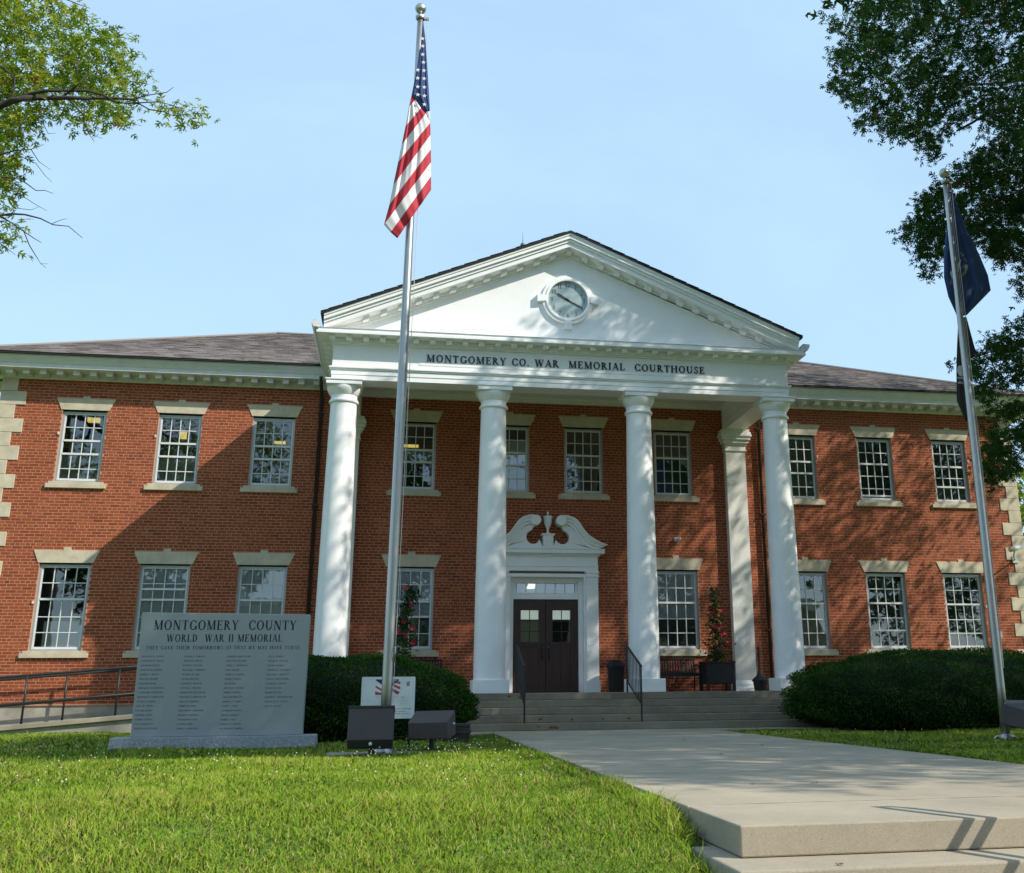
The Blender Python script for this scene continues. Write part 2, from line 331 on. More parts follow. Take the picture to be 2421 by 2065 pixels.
GL = {
 'A': (.84, _diag(.12, 0, .42, 1, TN)+_diag(.72, 0, .42, 1, TH)+_bar(.24, .33, .6, .33, .055)+_sf(.12, 0, .24)+_sf(.72, 0, .3)),
 'B': (.70, _stem(.17)+_arc(.22, .755, .34, .245, -90, 90)+_arc(.22, .27, .42, .27, -90, 90)),
 'C': (.80, _arc(.45, .5, .41, .52, 42, 318)+_v(.76, .68, .95)+_v(.76, .05, .3)),
 'D': (.82, _stem(.17)+_arc(.25, .5, .5, .5, -90, 90)+_bar(.17, .968, .28, .968, TN)+_bar(.17, .032, .28, .032, TN)),
 'E': (.70, _stem(.17)+_bar(.17, .97, .62, .97, .06)+_bar(.17, .52, .48, .52, .06)+_bar(.17, .03, .65, .03, .06)+_v(.60, .78, 1)+_v(.64, 0, .24)+_v(.47, .42, .62)),
 'F': (.64, _stem(.17)+_bar(.17, .97, .6, .97, .06)+_bar(.17, .5, .46, .5, .06)+_v(.58, .76, 1)+_v(.45, .4, .6)),
 'G': (.86, _arc(.45, .5, .41, .52, 42, 318)+_v(.76, .68, .95)+_bar(.74, .06, .74, .42, TH)+_sf(.72, .42, .32, False)),
 'H': (.90, _stem(.17)+_stem(.73)+_bar(.17, .52, .73, .52, .06)),
 'I': (.36, _stem(.18)), 'J': (.5, _stem(.32, .2, 1)+_arc(.16, .2, .235, .22, -160, 0)),
 'K': (.84, _stem(.17)+_bar(.22, .42, .68, .98, TN)+_diag(.70, 0, .36, .58, TH)+_sf(.7, 0, .3)+_sf(.66, 1, .26, False)),
 'L': (.68, _stem(.17)+_bar(.17, .03, .62, .03, .06)+_v(.61, 0, .28)),
 'M': (1.04, _stem(.15, th=TN, s=.26)+_stem(.87)+_diag(.5, .02, .17, 1, TH)+_diag(.5, .02, .84, 1, TN)),
 'N': (.90, _stem(.16, th=TN, s=.26)+_stem(.75, th=TN, s=.26)+_diag(.74, 0, .18, 1, TH)),
 'O': (.90, _arc(.45, .5, .42, .52, 0, 360, n=24)),
 'P': (.68, _stem(.17)+_arc(.22, .73, .4, .27, -90, 90)),
 'Q': (.90, _arc(.45, .5, .42, .52, 0, 360, n=24)+_bar(.5, .1, .8, -.18, .1)),
 'R': (.80, _stem(.17)+_arc(.22, .74, .38, .26, -90, 90)+_diag(.70, 0, .34, .5, TH)+_sf(.70, 0, .26)),
 'S': (.60, _arc(.30, .745, .235, .265, 25, 270, .13, .09)+_arc(.29, .255, .25, .265, -155, 90, .13, .09)+_v(.51, .72, .98)+_v(.06, .02, .28)),
 'T': (.76, _stem(.38, s=.3)+_bar(.05, .97, .71, .97, .06)+_v(.07, .74, 1)+_v(.69, .74, 1)),
 'U': (.88, _bar(.18, .3, .18, 1, TH)+_sf(.18, 1, .3, False)+_bar(.72, .3, .72, 1, TN)+_sf(.72, 1, .26, False)+_arc(.43, .33, .325, .35, 180, 360)),
 'V': (.84, _diag(.42, 0, .14, 1, TH)+_diag(.42, 0, .72, 1, TN)+_sf(.14, 1, .3, False)+_sf(.72, 1, .24, False)),
 'W': (1.16, _diag(.34, 0, .12, 1, TH)+_diag(.34, 0, .58, 1, TN)+_diag(.80, 0, .56, 1, TH)+_diag(.80, 0, 1.04, 1, TN)+_sf(.12, 1, .28, False)+_sf(.56, 1, .28, False)+_sf(1.04, 1, .22, False)),
 'X': (.82, _diag(.68, 0, .16, 1, TH)+_diag(.14, 0, .66, 1, TN)+_sf(.68, 0)+_sf(.14, 0, .24)+_sf(.16, 1, .3, False)+_sf(.66, 1, .24, False)),
 'Y': (.80, _stem(.40, 0, .48, s=0)+_sf(.4, 0)+_diag(.40, .42, .13, 1, TH)+_diag(.40, .42, .68, 1, TN)+_sf(.13, 1, .28, False)+_sf(.68, 1, .24, False)),
 'Z': (.72, _diag(.14, 0, .56, 1, TH)+_bar(.08, .97, .64, .97, .06)+_bar(.06, .03, .66, .03, .06)+_v(.09, .76, 1)+_v(.64, 0, .24)),
 '.': (.28, _bar(.06, .07, .20, .07, .14)), ',': (.28, _bar(.15, .12, .08, -.12, .1)), ' ': (.42, []),
 '0': (.62, _arc(.31, .5, .28, .52, 0, 360, n=20)), '1': (.46, _stem(.25, s=.26)+_bar(.08, .84, .25, 1, .06)),
 '2': (.62, _arc(.30, .72, .25, .30, -20, 165, .12, .08)+_diag(.10, 0, .5, .62, .1)+_bar(.05, .05, .58, .05, .1)),
 '3': (.60, _arc(.28, .75, .24, .27, -90, 150, .13, .07)+_arc(.27, .27, .28, .29, -150, 90, .13, .07)),
 '4': (.64, _bar(.44, 0, .44, 1, .12)+_bar(.02, .28, .62, .28, .07)+_bar(.04, .3, .44, .98, .07)),
 '5': (.60, _arc(.26, .32, .29, .34, -150, 100, .13, .07)+_bar(.14, .6, .18, 1, .07)+_bar(.16, .95, .54, .95, .1)),
 '6': (.62, _arc(.31, .31, .27, .33, 0, 360, .12, .07, 18)+_arc(.42, .42, .39, .58, 95, 190, .13, .07)),
 '7': (.60, _bar(.05, .94, .56, .94, .12)+_diag(.2, 0, .52, .94, .12)),
 '8': (.62, _arc(.31, .76, .22, .26, 0, 360, .11, .07, 16)+_arc(.31, .27, .27, .29, 0, 360, .12, .07, 18)),
 '9': (.62, _arc(.31, .69, .27, .33, 0, 360, .12, .07, 18)+_arc(.20, .58, .39, .58, -85, 10, .13, .07)),
}
def text_polys(s, width=None, height=1.0, track=.08):
    """polygons of a line of capitals starting at x=0, baseline 0"""
    out = []; x = 0
    for ch in s:
        w, ps = GL[ch]
        for p in ps: out.append([(x+a, b) for a, b in p])
        x += w+track
    x -= track
    kx = (width/x) if width else height
    return [[(a*kx, b*height) for a, b in p] for p in out], x*kx
def text_mesh(mb, s, x0, z0, width, height, y, depth=.004, track=.08, m=0, flat=False, ux=(1, 0, 0), uz=(0, 0, 1), un=(0, -1, 0)):
    ps, w = text_polys(s, width, height, track)
    ux = np.array(ux); uz = np.array(uz); un = np.array(un); o = np.array((x0, y, z0))
    for i, p in enumerate(ps):
        e = .0002*(i % 7)
        top = [o+ux*a+uz*b+un*(depth+e) for a, b in p]
        # make sure the front faces the reader
        ar = sum(p[k][0]*p[(k+1) % 4][1]-p[(k+1) % 4][0]*p[k][1] for k in range(4))
        if ar < 0: top = top[::-1]
        if flat: mb.add(top, [(0, 1, 2, 3)], m)
        else:
            bot = [t-un*(depth+e) for t in top]
            mb.add(top+bot, [(0, 1, 2, 3)]+[(k, k+4, (k+1) % 4+4, (k+1) % 4) for k in range(4)], m)
    return w

def letters(parent, s, x0, z0, width, height, y, depth, track, mt, flat=False):
    """each capital a part of its own"""
    tot = sum(GL[c][0]+track for c in s)-track; k = width/tot; x = 0
    for c in s:
        if GL[c][1]:
            m = MB(); text_mesh(m, c, x0+x*k, z0, GL[c][0]*k if False else None, height, y, depth, flat=flat)
            ox = x0+x*k
            m.v = [(ox+(a-ox)*(k/height), b, d) for a, b, d in m.v]
            m.build('letter', mt, parent)
        x += GL[c][0]+track
# ================================================================== SETTING
ZW = -.67                                                 # walkway level, porch floor is z = 0
def lawn_z(x, y):
    x = np.asarray(x, dtype=float); y = np.asarray(y, dtype=float)
    s = np.clip((-17.0-y)/7.0, 0, 1); s = s*s*(3-2*s)
    z = -.695-.93*s
    z = z+.012*np.sin(x*1.7+y*.6)+.010*np.sin(x*.7-y*1.9)
    z = np.where((x > -1.9) & (x < 2.45) & (y > -19.3), np.minimum(z, -.72), z)
    z = np.where((x > -1.862) & (x < 2.5) & (y < -18.6), -1.80, z)
    z = np.where((x > -1.75) & (x < 2.4) & (y < -18.2), -1.80, z)
    return z
xs = np.unique(np.concatenate([np.linspace(-500, -30, 12), np.linspace(-30, -12, 25), np.linspace(-12, -1.865, 70), [-1.858, -1.76, -1.74], np.linspace(-1.7, 2.38, 12), [2.41, 2.49, 2.51], np.linspace(2.6, 14, 40), np.linspace(15, 30, 16), np.linspace(32, 500, 12)]))
ys = np.unique(np.concatenate([np.linspace(-24.2, -18.61, 40), [-18.59, -18.21, -18.19], np.linspace(-18.1, -4, 70), np.linspace(-3.5, 30, 24), np.linspace(34, 600, 14)]))
XX, YY = np.meshgrid(xs, ys); ZZ = lawn_z(XX, YY)
nx_, ny_ = len(xs), len(ys)
ii = (np.arange(ny_-1)[:, None]*nx_+np.arange(nx_-1)[None, :]).ravel()
lawn = np_mesh('lawn', np.stack([XX.ravel(), YY.ravel(), ZZ.ravel()], 1), np.stack([ii, ii+1, ii+nx_+1, ii+nx_], 1), M_['soil'], smooth=True)
tag(lawn, kind='structure')
tag(MB().box(-200, 200, -27.2, -24.2, -1.8, -1.615).build('pavement', M_['conc'], bevel=.02), kind='structure')
tag(MB().box(-300, 300, -37.5, -27.2, -1.95, -1.745).build('road', M_['asphalt']), kind='structure')
tag(MB().box(-300, 300, -400, -37.5, -1.95, -1.62).build('far_verge', M_['soil']), kind='structure')
# walkway slabs with open joints
wk = MB().box(-1.70, 2.32, -18.9, -4.76, -1.2, ZW-.009).build('walkway', M_['joint']); tag(wk, kind='structure')
for y0, y1 in ((-19.255, -18.235), (-18.205, -14.354), (-14.346, -10.604), (-10.596, -7.26), (-7.24, -5.63)):
    MB().box(-1.72, 2.34, y0, y1, ZW-.16, ZW+random.uniform(-.002, .002)).build('slab', M_['conc'], wk, bevel=.009)
MB().box(-2.62, 4.9, -5.61, -4.66, ZW-.14, ZW+.002).build('slab', M_['conc'], wk, bevel=.009)
for yj, wj, xa_, xb_ in ((-18.22, .011, -1.66, 2.33), (-7.25, .009, -1.7, 2.3), (-5.62, .007, -1.7, 2.3), (-14.35, .004, -1.6, 2.3)):
    m = MB(); k = 60; P_ = [(xa_+(xb_-xa_)*i/k, yj+random.uniform(-.004, .004), wj*random.uniform(.3, 1.2)) for i in range(k+1)]
    m.add([(x, y-w, ZW+.0032) for x, y, w in P_]+[(x, y+w, ZW+.0032) for x, y, w in P_], [(i, i+1, i+k+2, i+k+1) for i in range(k)])
    m.build('joint', M_['joint'], wk)
# near flight of steps down to the pavement
ns = MB().box(-1.72, 2.34, -19.24, -18.3, -1.75, ZW-.165).build('lower_steps', M_['conc']); tag(ns, kind='structure')
zz = ZW; y1 = -18.75
for k in range(5):
    zz -= .163; yf = -19.655-.37*k
    MB().box(-1.86+(.004 if k else 0)*k, 2.44-.004*k, yf, y1-.02*k, zz-.19, zz).build('tread', M_['conc'], ns, bevel=.012)
# porch and five steps
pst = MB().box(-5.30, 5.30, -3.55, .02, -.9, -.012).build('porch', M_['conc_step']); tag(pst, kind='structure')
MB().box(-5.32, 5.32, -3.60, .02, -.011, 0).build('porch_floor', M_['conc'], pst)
RH = .134
for k in range(5):
    y0 = -3.60-.275*k
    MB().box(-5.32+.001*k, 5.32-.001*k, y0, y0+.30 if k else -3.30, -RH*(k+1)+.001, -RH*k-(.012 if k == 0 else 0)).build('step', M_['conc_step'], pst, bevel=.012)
# rust stains under the old rail sockets
for x, z, w, h, y in ((-1.03, -.075, .12, .05, -3.60), (-.82, -.60, .10, .03, -4.70), (-.55, -.615, .26, .05, -4.70), (-1.25, -.06, .1, .05, -3.60), (.45, -.48, .05, .06, -4.425), (.95, -.475, .09, .04, -4.425), (-.15, -.48, .06, .05, -4.425), (-.75, -.47, .12, .04, -4.425)):
    m = MB(); k = 14; pts = [(x+w*.5*random.uniform(.5, 1.1)*math.cos(2*math.pi*i/k), z+h*.5*random.uniform(.4, 1.2)*math.sin(2*math.pi*i/k)) for i in range(k)]
    m.prism(pts, y-.0012, y-.0002); m.build('rust_stain', M_['rust'], pst)

# ================================================================== COURTHOUSE
CH = thing('courthouse', 'two-storey red brick courthouse with white columned portico and clock gable', 'building', (0, 0, -.7))
HX = 12.5
UW = [(s*c) for c in (10.6833, 8.5924, 6.4901) for s in (-1, 1)]
ZUT, ZUB, ZLT, ZLB = 6.275, 4.645, 2.803, .958
HWU, HWL = .48, .533
wins = []
for x in (-10.6833, -8.5924, -6.4901, 6.4901, 8.5924, 10.6833):
    wins.append((x, ZUB, ZUT, HWU)); wins.append((x, ZLB, ZLT, HWL))
for x in (-3.1768, -.9163, .9163, 3.1768): wins.append((x, ZUB, ZUT, HWU))
for x in (-3.1768, 3.1768): wins.append((x, ZLB, ZLT, HWL))
openings = [(x-hw, x+hw, z0, z1+.03) for x, z0, z1, hw in wins]+[(-.90, .90, -.05, 2.72)]
BZ0, BZ1 = -.17, 7.02
# brick backing (mortar) cut round the openings
mb = MB()
zc = sorted({BZ0, BZ1, *[o[2] for o in openings], *[o[3] for o in openings]}); zc = [z for z in zc if BZ0 <= z <= BZ1]
for za, zb in zip(zc[:-1], zc[1:]):
    zm = (za+zb)/2; cut = sorted((o[0], o[1]) for o in openings if o[2] < zm < o[3]); x = -HX
    for a, b in cut+[(HX, HX)]:
        if a > x+1e-6: mb.box(x, a, -.0005, .30, za, zb)
        x = b
wall = mb.build('wall', M_['mortar'], CH)
mb = MB().box(-HX, -HX+.3, .301, 11.4, BZ0, BZ1).box(HX-.3, HX, .301, 11.4, BZ0, BZ1).box(-HX, HX, 11.4, 11.7, BZ0, BZ1)
mb.build('side_wall', M_['brick_o'], CH)
MB().box(-HX+.02, HX-.02, .03, 11.66, -1.0, BZ0-.001).build('foundation', M_['found'], CH)
MB().box(-HX+.3, HX-.3, 1.9, 2.0, -.1, 7.2).build('inner_wall', M_['room'], CH)
MB().box(-HX+.3, HX-.3, .302, 1.9, 3.55, 3.75).build('inner_floor', M_['room'], CH)
MB().box(-HX+.3, HX-.3, .302, 1.9, 7.03, 7.1).build('inner_ceiling', M_['room'], CH)

# ---- bricks: common bond, a header course every sixth
CHH = .06812; BL = .2131; HB = BL/2; J = .0135
zh0 = 2.412-CHH/2                                          # bottom of one header course
kmin = math.ceil((BZ0-zh0)/CHH); kmax = int((BZ1-zh0)/CHH)
def lint_half(zr, hw):                                    # half width of a lintel at height zr above the window head
    b = hw+.035; t = hw+.150; return b+(t-b)*min(1, max(0, zr/.27))
cells = []                                                # x0,x1,zbottom,type
for k in range(kmin, kmax+1):
    zb = zh0+k*CHH; zt = zb+CHH; zm = zb+CHH/2; hdr = (k % 6 == 0)
    if zt > BZ1+.001 or zb < BZ0-.001: continue
    cut = []
    for x, z0, z1, hw in wins:
        if z0-.165 < zm < z0: cut.append((x-hw-.16, x+hw+.16))
        elif z0 <= zm < z1+.03: cut.append((x-hw, x+hw))
        elif z1+.03 <= zm < z1+.30: d = lint_half(zm-z1-.03, hw); cut.append((x-d, x+d))
        elif z1+.30 <= zm < z1+.36: cut.append((x-.08, x+.08))
    if zm < 3.15: cut.append((-1.22, 1.22))
    q = int((7.02-zm)/.32); ql = .53 if q % 2 else .32
    cut += [(-HX, -HX+ql), (HX-ql, HX)]
    cut.sort(); free = []; x = -HX
    for a, b in cut:
        if a > x: free.append((x, a))
        x = max(x, b)
    if x < HX: free.append((x, HX))
    st = HB if hdr else BL; ph = (0 if hdr else (BL/2 if k % 2 else 0))+(BL/4 if hdr else 0)
    for a, b in free:
        i = math.floor((a-ph)/st)
        while ph+i*st < b:
            x0 = max(a, ph+i*st); x1 = min(b, ph+(i+1)*st); i += 1
            if x1-x0 > .03: cells.append((x0, x1, zb, (1 if hdr else 0) if abs(x1-x0-st) < 1e-6 else 2))
cells = np.array(cells)
full = cells[:, 3] < 2
cx_ = (cells[:, 0]+cells[:, 1])/2; cz_ = cells[:, 2]+CHH/2
dist = np.hypot(np.hypot(cx_-CC[0], CC[1]), cz_-CC[2])
vis = full & (((cx_ > -4.0) & (cx_ < -2.05) & (cz_ > .75)) | ((cx_ > -12) & (cx_ < -7.6) & (cz_ > -.1) & (cz_ < .8)))
order = np.argsort(np.where(vis, dist, 1e9))[:300]
single = np.zeros(len(cells), bool); single[order] = True
def brick_mesh(w):
    hw = (w-J)/2; hz = (CHH-J)/2; e = .0025
    b = MB(); b.hexa([(-hw,0,-hz),(hw,0,-hz),(hw,.012,-hz),(-hw,.012,-hz),(-hw,0,hz),(hw,0,hz),(hw,.012,hz),(-hw,.012,hz)])
    return b.mesh('brick', M_['brick_o'])
bm_s, bm_h = brick_mesh(BL), brick_mesh(HB)
o0 = ORG[wall.name]
for i in order:
    o = bpy.data.objects.new('brick', bm_h if cells[i, 3] == 1 else bm_s); COL.objects.link(o); o.parent = wall
    o.location = Vector((cx_[i], -.0030+random.uniform(-.0007, .0007), cz_[i]))-o0
c = cells[~single]; n = len(c)
x0 = c[:, 0]+J/2; x1 = c[:, 1]-J/2; z0 = c[:, 2]+J/2; z1 = c[:, 2]+CHH-J/2
yf = -.0030+rng.uniform(-.0007, .0007, n); tl = rng.uniform(-.0002, .0002, n); yb = np.full(n, .009)
V = np.stack([np.stack([x0, yf+tl, z0], 1), np.stack([x1, yf-tl, z0], 1), np.stack([x1, yf-tl, z1], 1), np.stack([x0, yf+tl, z1], 1),
              np.stack([x0, yb, z0], 1), np.stack([x1, yb, z0], 1), np.stack([x1, yb, z1], 1), np.stack([x0, yb, z1], 1)], 1).reshape(-1, 3)
base = (np.arange(n)*8)[:, None]
F = np.concatenate([base+np.array(f)[None, :] for f in ((0,1,2,3),(0,4,5,1),(1,5,6,2),(2,6,7,3),(3,7,4,0))], 0)
bv = rng.beta(3.2, 2.8, n); patch = (c[:, 0] > -2.6) & (c[:, 1] < -1.2) & (c[:, 2] > 1.18) & (c[:, 2] < 1.56)
bv = np.where(patch, np.clip(bv*.3+.68, 0, 1), bv)
bo = np_mesh('brick', V, F, M_['brick_a'], {'bv': np.tile(bv, 5)}, wall); tag(bo, kind='stuff')

# ---- quoins
zt = 7.02; q = 0
while zt > BZ0+.05:
    ql = .53 if q % 2 else .32; zb = max(BZ0, zt-.32)
    for s in (-1, 1):
        m = MB(); a, b = sorted((s*(HX+.022), s*(HX-ql))); m.box(a, b, -.022, .45 if q % 2 == 0 else .30, zb+.003, zt-.003)
        m.build('quoin', M_['stone'], CH, bevel=.006)
    zt -= .32; q += 1

# ---- windows
pcache = {}
def window(cx, z0, z1, hw, rows, blind=None, lights=None):
    h = z1-z0; fw = .045
    f = MB(); yf = .055
    f.box(cx-hw, cx-hw+fw, yf, .14, z0, z1).box(cx+hw-fw, cx+hw, yf, .14, z0, z1)
    f.box(cx-hw+fw, cx+hw-fw, yf, .14, z1-fw*.8, z1).box(cx-hw+fw, cx+hw-fw, yf-.004, .14, z0, z0+.035)
    wo = f.build('window', M_['alu'], CH)
    xa, xb, za, zb = cx-hw+fw, cx+hw-fw, z0+.035, z1-fw*.8
    g = MB(); sw = .03
    g.box(xa, xa+sw, .075, .12, za, zb).box(xb-sw, xb, .075, .12, za, zb).box(xa+sw, xb-sw, .073, .12, zb-.03, zb).box(xa+sw, xb-sw, .070, .12, za, za+.05)
    edges = [(0.0, 'e')]+rows+[(1.0, 'e')]
    for fr, kd in rows:
        z = z1-h*fr; t = .022 if kd == 'r' else .009
        g.box(xa+sw, xb-sw, .066 if kd == 'r' else .082, .118, z-t, z+t)
    xa2, xb2 = xa+sw, xb-sw; cw = (xb2-xa2)/4
    for k in (1, 2, 3): g.box(xa2+cw*k-.009, xa2+cw*k+.009, .0835, .117, za+.05, zb-.03)
    g.build('sash', M_['sash'], wo)
    ez = [zb-.03]+[z1-h*fr for fr, _ in rows]+[za+.05]
    for a, b in zip(ez[:-1], ez[1:]):
        for k in range(4):
            key = (round(cw, 3), round(a-b, 3))
            if key not in pcache: pcache[key] = MB().box(-cw/2+.006, cw/2-.006, -.002, .002, -(a-b)/2+.006, (a-b)/2-.006).mesh('pane', M_['pane'])
            p = bpy.data.objects.new('pane', pcache[key]); COL.objects.link(p); p.parent = wo
            p.location = Vector((xa2+cw*(k+.5), .10, (a+b)/2))-ORG[wo.name]
            p.rotation_euler = (random.uniform(-.002, .002), 0, random.uniform(-.003, .003))
    for bl in (blind or []):
        mt, fa, fb, *xx = bl; u0, u1 = xx if xx else (0, 1)
        MB().box(cx-hw+2*hw*u0, cx-hw+2*hw*u1, .125, .129, z1-h*fb, z1-h*fa).build('blind', M_[mt], wo)
    # flat arch with raised keystone, and a two-step sill
    zl = z1+.03; b, t, k = hw+.035, hw+.150, .075
    l = MB().prism([(cx-b, zl), (cx+b, zl), (cx+t, zl+.27), (cx+k+.006, zl+.27), (cx+k, zl+.33), (cx-k, zl+.33), (cx-k-.006, zl+.27), (cx-t, zl+.27)], -.020, .29)
    l.build('lintel', M_['stone'], wo, bevel=.005)
    s = MB().box(cx-hw-.10, cx+hw+.10, -.045, .06, z0-.055, z0-.001).box(cx-hw-.155, cx+hw+.155, -.060, .05, z0-.15, z0-.0555)
    s.build('sill', M_['stone'], wo, bevel=.006)
    return wo
m_, r_ = 'm', 'r'
U1 = [(.22, m_), (.41, r_), (.60, r_), (.81, m_)]
L1 = [(.215, m_), (.405, r_), (.61, m_), (.79, m_)]
D = [('blind_d', 0, 1)]
window(-10.6833, ZUB, ZUT, HWU, U1, [('blind_m', .61, 1)])
window(-8.5924, ZUB, ZUT, HWU, U1, [('blind_m', .61, 1)])
window(-6.4901, ZUB, ZUT, HWU, U1, [])
window(-10.6833, ZLB, ZLT, HWL, L1, [('blind', .66, 1, .2, .95)])
window(-8.5924, ZLB, ZLT, HWL, [(.215, m_), (.28, r_), (.405, r_), (.61, m_), (.79, m_)], [('blind', 0, 1)])
window(-6.4901, ZLB, ZLT, HWL, L1, [('blind', 0, 1)])
window(-3.1768, ZUB, ZUT, HWU, [(.2, m_), (.4, r_), (.58, r_), (.79, m_)], [('blind_m', .42, .58)])
window(-.9163, ZUB, ZUT, HWU, [(.2, m_), (.4, r_), (.59, r_), (.79, m_)], [('blind', .2, .59), ('blind_d', .59, 1)])
window(.9163, ZUB, ZUT, HWU, [(.22, m_), (.41, r_), (.59, r_), (.80, m_)], [('blind_m', .22, 1, 0, .22), ('blind_d', 0, .6)])
window(3.1768, ZUB, ZUT, HWU, [(.22, m_), (.41, r_), (.61, m_), (.80, m_)], D)
window(6.4901, ZUB, ZUT, HWU, [(.2, m_), (.4, r_), (.585, r_), (.8, m_)], [('blind_m', 0, 1)])
window(8.5924, ZUB, ZUT, HWU, [(.22, m_), (.405, r_), (.60, m_), (.80, m_), (.915, r_)], [('blind_d', 0, 1)])
window(10.6833, ZUB, ZUT, HWU, [(.2, m_), (.415, r_), (.60, m_), (.745, r_)], [('blind_d', 0, .74), ('blind_m', .74, 1)])
window(-3.1768, ZLB, ZLT, HWL, [(.2, m_), (.41, r_), (.595, r_), (.80, m_)], [('blind', 0, .60), ('blind_d', .6, 1)])
window(3.1768, ZLB, ZLT, HWL, L1, [('blind', 0, .60), ('blind_d', .6, 1)])
window(6.4901, ZLB, ZLT, HWL, L1, D)
window(8.5924, ZLB, ZLT, HWL, [(.205, m_), (.395, r_), (.59, m_), (.755, r_)], [('blind_d', 0, 1, 0, .8), ('blind', .1, 1, .84, 1)])
window(10.6833, ZLB, ZLT, HWL, L1, [('blind_m', .42, 1, .55, 1), ('blind_d', 0, 1, 0, .55)])

# ---- wing cornices with dentils
for s in (-1, 1):
    xa, xb = (-HX-.52, -5.32) if s < 0 else (5.32, HX+.52)
    prof = [(-.02, 7.00), (-.035, 7.10), (-.06, 7.135), (-.49, 7.14), (-.50, 7.235), (-.515, 7.24), (-.545, 7.30), (-.60, 7.36), (-.605, 7.42), (-.56, 7.425), (.10, 7.45), (.30, 7.0)]
    cw = MB().prismx(prof, xa, xb).build('cornice', M_['gutter'], CH, auto=30)
    n = int((xb-xa-.5)/.355)
    x = 5.55
    while x < HX+.2:
        MB().box(s*x-.07, s*x+.07, -.36, -.052, 7.035, 7.138).build('dentil', M_['gutter'], cw)
        x += .355
    MB().box(min(s*(HX-.05), s*(HX+.5)), max(s*(HX-.05), s*(HX+.5)), .11, 11.9, 7.0, 7.44).build('side_cornice', M_['gutter'], CH)

# ---- main hip roof
EX, EY, EZ = HX+.62, -.66, 7.455
T = 5.9; RZ = EZ+.45*T; RX = EX-T; RY = EY+T; BY = EY+2*T
v = [(-EX, EY, EZ), (EX, EY, EZ), (EX, BY, EZ), (-EX, BY, EZ), (-RX, RY, RZ), (RX, RY, RZ)]
roof = MB().add(v, [(0, 1, 5, 4), (1, 2, 5), (2, 3, 4, 5), (3, 0, 4), (3, 2, 1, 0)]).build('roof', M_['roofedge'], CH)
MB().box(-EX+.01, EX-.01, EY-.012, EY+.05, EZ-.042, EZ-.001).build('roof_edge', M_['roofedge'], roof)
# shingle tabs on the visible front slopes
ex, tw = .128, .30; sl = math.hypot(1, .45); rows = int(T*sl/ex)
sh = []
for r in range(rows):
    d0 = r*ex/sl; ya = EY+d0; xl = EX-d0-.05
    off = (r % 2)*tw/2+(r % 3)*.04
    for s in (-1, 1):
        x = (5.0 if d0 < 3.4 else 2.5)-off
        while x < xl:
            x2 = min(x+tw-.006, xl)
            if x2-x > .05: sh.append((min(s*x, s*x2), max(s*x, s*x2), d0))
            x += tw
sh = np.array(sh); n = len(sh)
cy_ = np.array([0, 1/sl, .45/sl]); ny2 = np.array([0, -.45/sl, 1/sl])
lift = .006; tk = .012
def shv(a, b, d, jit=0):
    p0 = np.array([0, EY+d-.02, EZ+.45*(d-.02)])
    L = ex*1.35
    def q(x, t, u): return p0+np.array([x, 0, 0])+cy_*t+ny2*u
    return [q(a, 0, .004), q(b, 0, .004), q(b, L, .003), q(a, L, .003), q(a, 0, .004+tk+jit), q(b, 0, .004+tk+jit), q(b, L, .006), q(a, L, .006)]
dsh = np.hypot((sh[:, 0]+sh[:, 1])/2-CC[0], sh[:, 2]+EY-CC[1])
ordr = np.argsort(np.where((sh[:, 1]-sh[:, 0] > tw-.03) & (sh[:, 1] < -5.6), dsh, 1e9))[:300]; sset = set(ordr.tolist())
p = shv(-(tw-.006)/2, (tw-.006)/2, 0); ctr = Vector(p[0])*.5+Vector(p[1])*.5
b = MB(); b.hexa([Vector(k)-ctr for k in p]); shm = b.mesh('shingle', M_['shing_o'])
VV = []
for i in range(n):
    if i in sset:
        o = bpy.data.objects.new('shingle', shm); COL.objects.link(o); o.parent = roof
        o.location = ctr+Vector(((sh[i, 0]+sh[i, 1])/2, sh[i, 2], .45*sh[i, 2]+random.uniform(0, .004)))-ORG[roof.name]
    else: VV += shv(sh[i, 0], sh[i, 1], sh[i, 2], random.uniform(0, .006))
nb = len(VV)//8; base = (np.arange(nb)*8)[:, None]
F = np.concatenate([base+np.array(f)[None, :] for f in ((4,5,6,7),(0,1,5,4),(1,2,6,5),(3,0,4,7))], 0)
so = np_mesh('shingle', np.array(VV), F, M_['shing_a'], {'bv': np.tile(rng.uniform(0, 1, nb), 4)}, roof); tag(so, kind='stuff')
for s in (-1, 1):
    MB().tube([(s*EX, EY, EZ+.02), (s*RX, RY, RZ+.02)], .045, 6).build('hip_cap', M_['shing_o'], roof)
MB().tube([(-RX, RY, RZ+.02), (RX, RY, RZ+.02)], .05, 6).build('ridge_cap', M_['shing_o'], roof)

# ---- downspouts
for s in (-1, 1):
    d = MB().tube([(s*5.45, -.5, 7.2), (s*5.44, -.46, 7.05), (s*5.43, -.08, 6.85), (s*5.43, -.07, -.62)], .045, 8)
    d.build('downspout', M_['spout'], CH, smooth=True)
    for z in (1.4, 4.2, 6.4): MB().box(s*5.43-.07, s*5.43+.07, -.125, .0, z, z+.03).build('spout_strap', M_['spout'], CH)

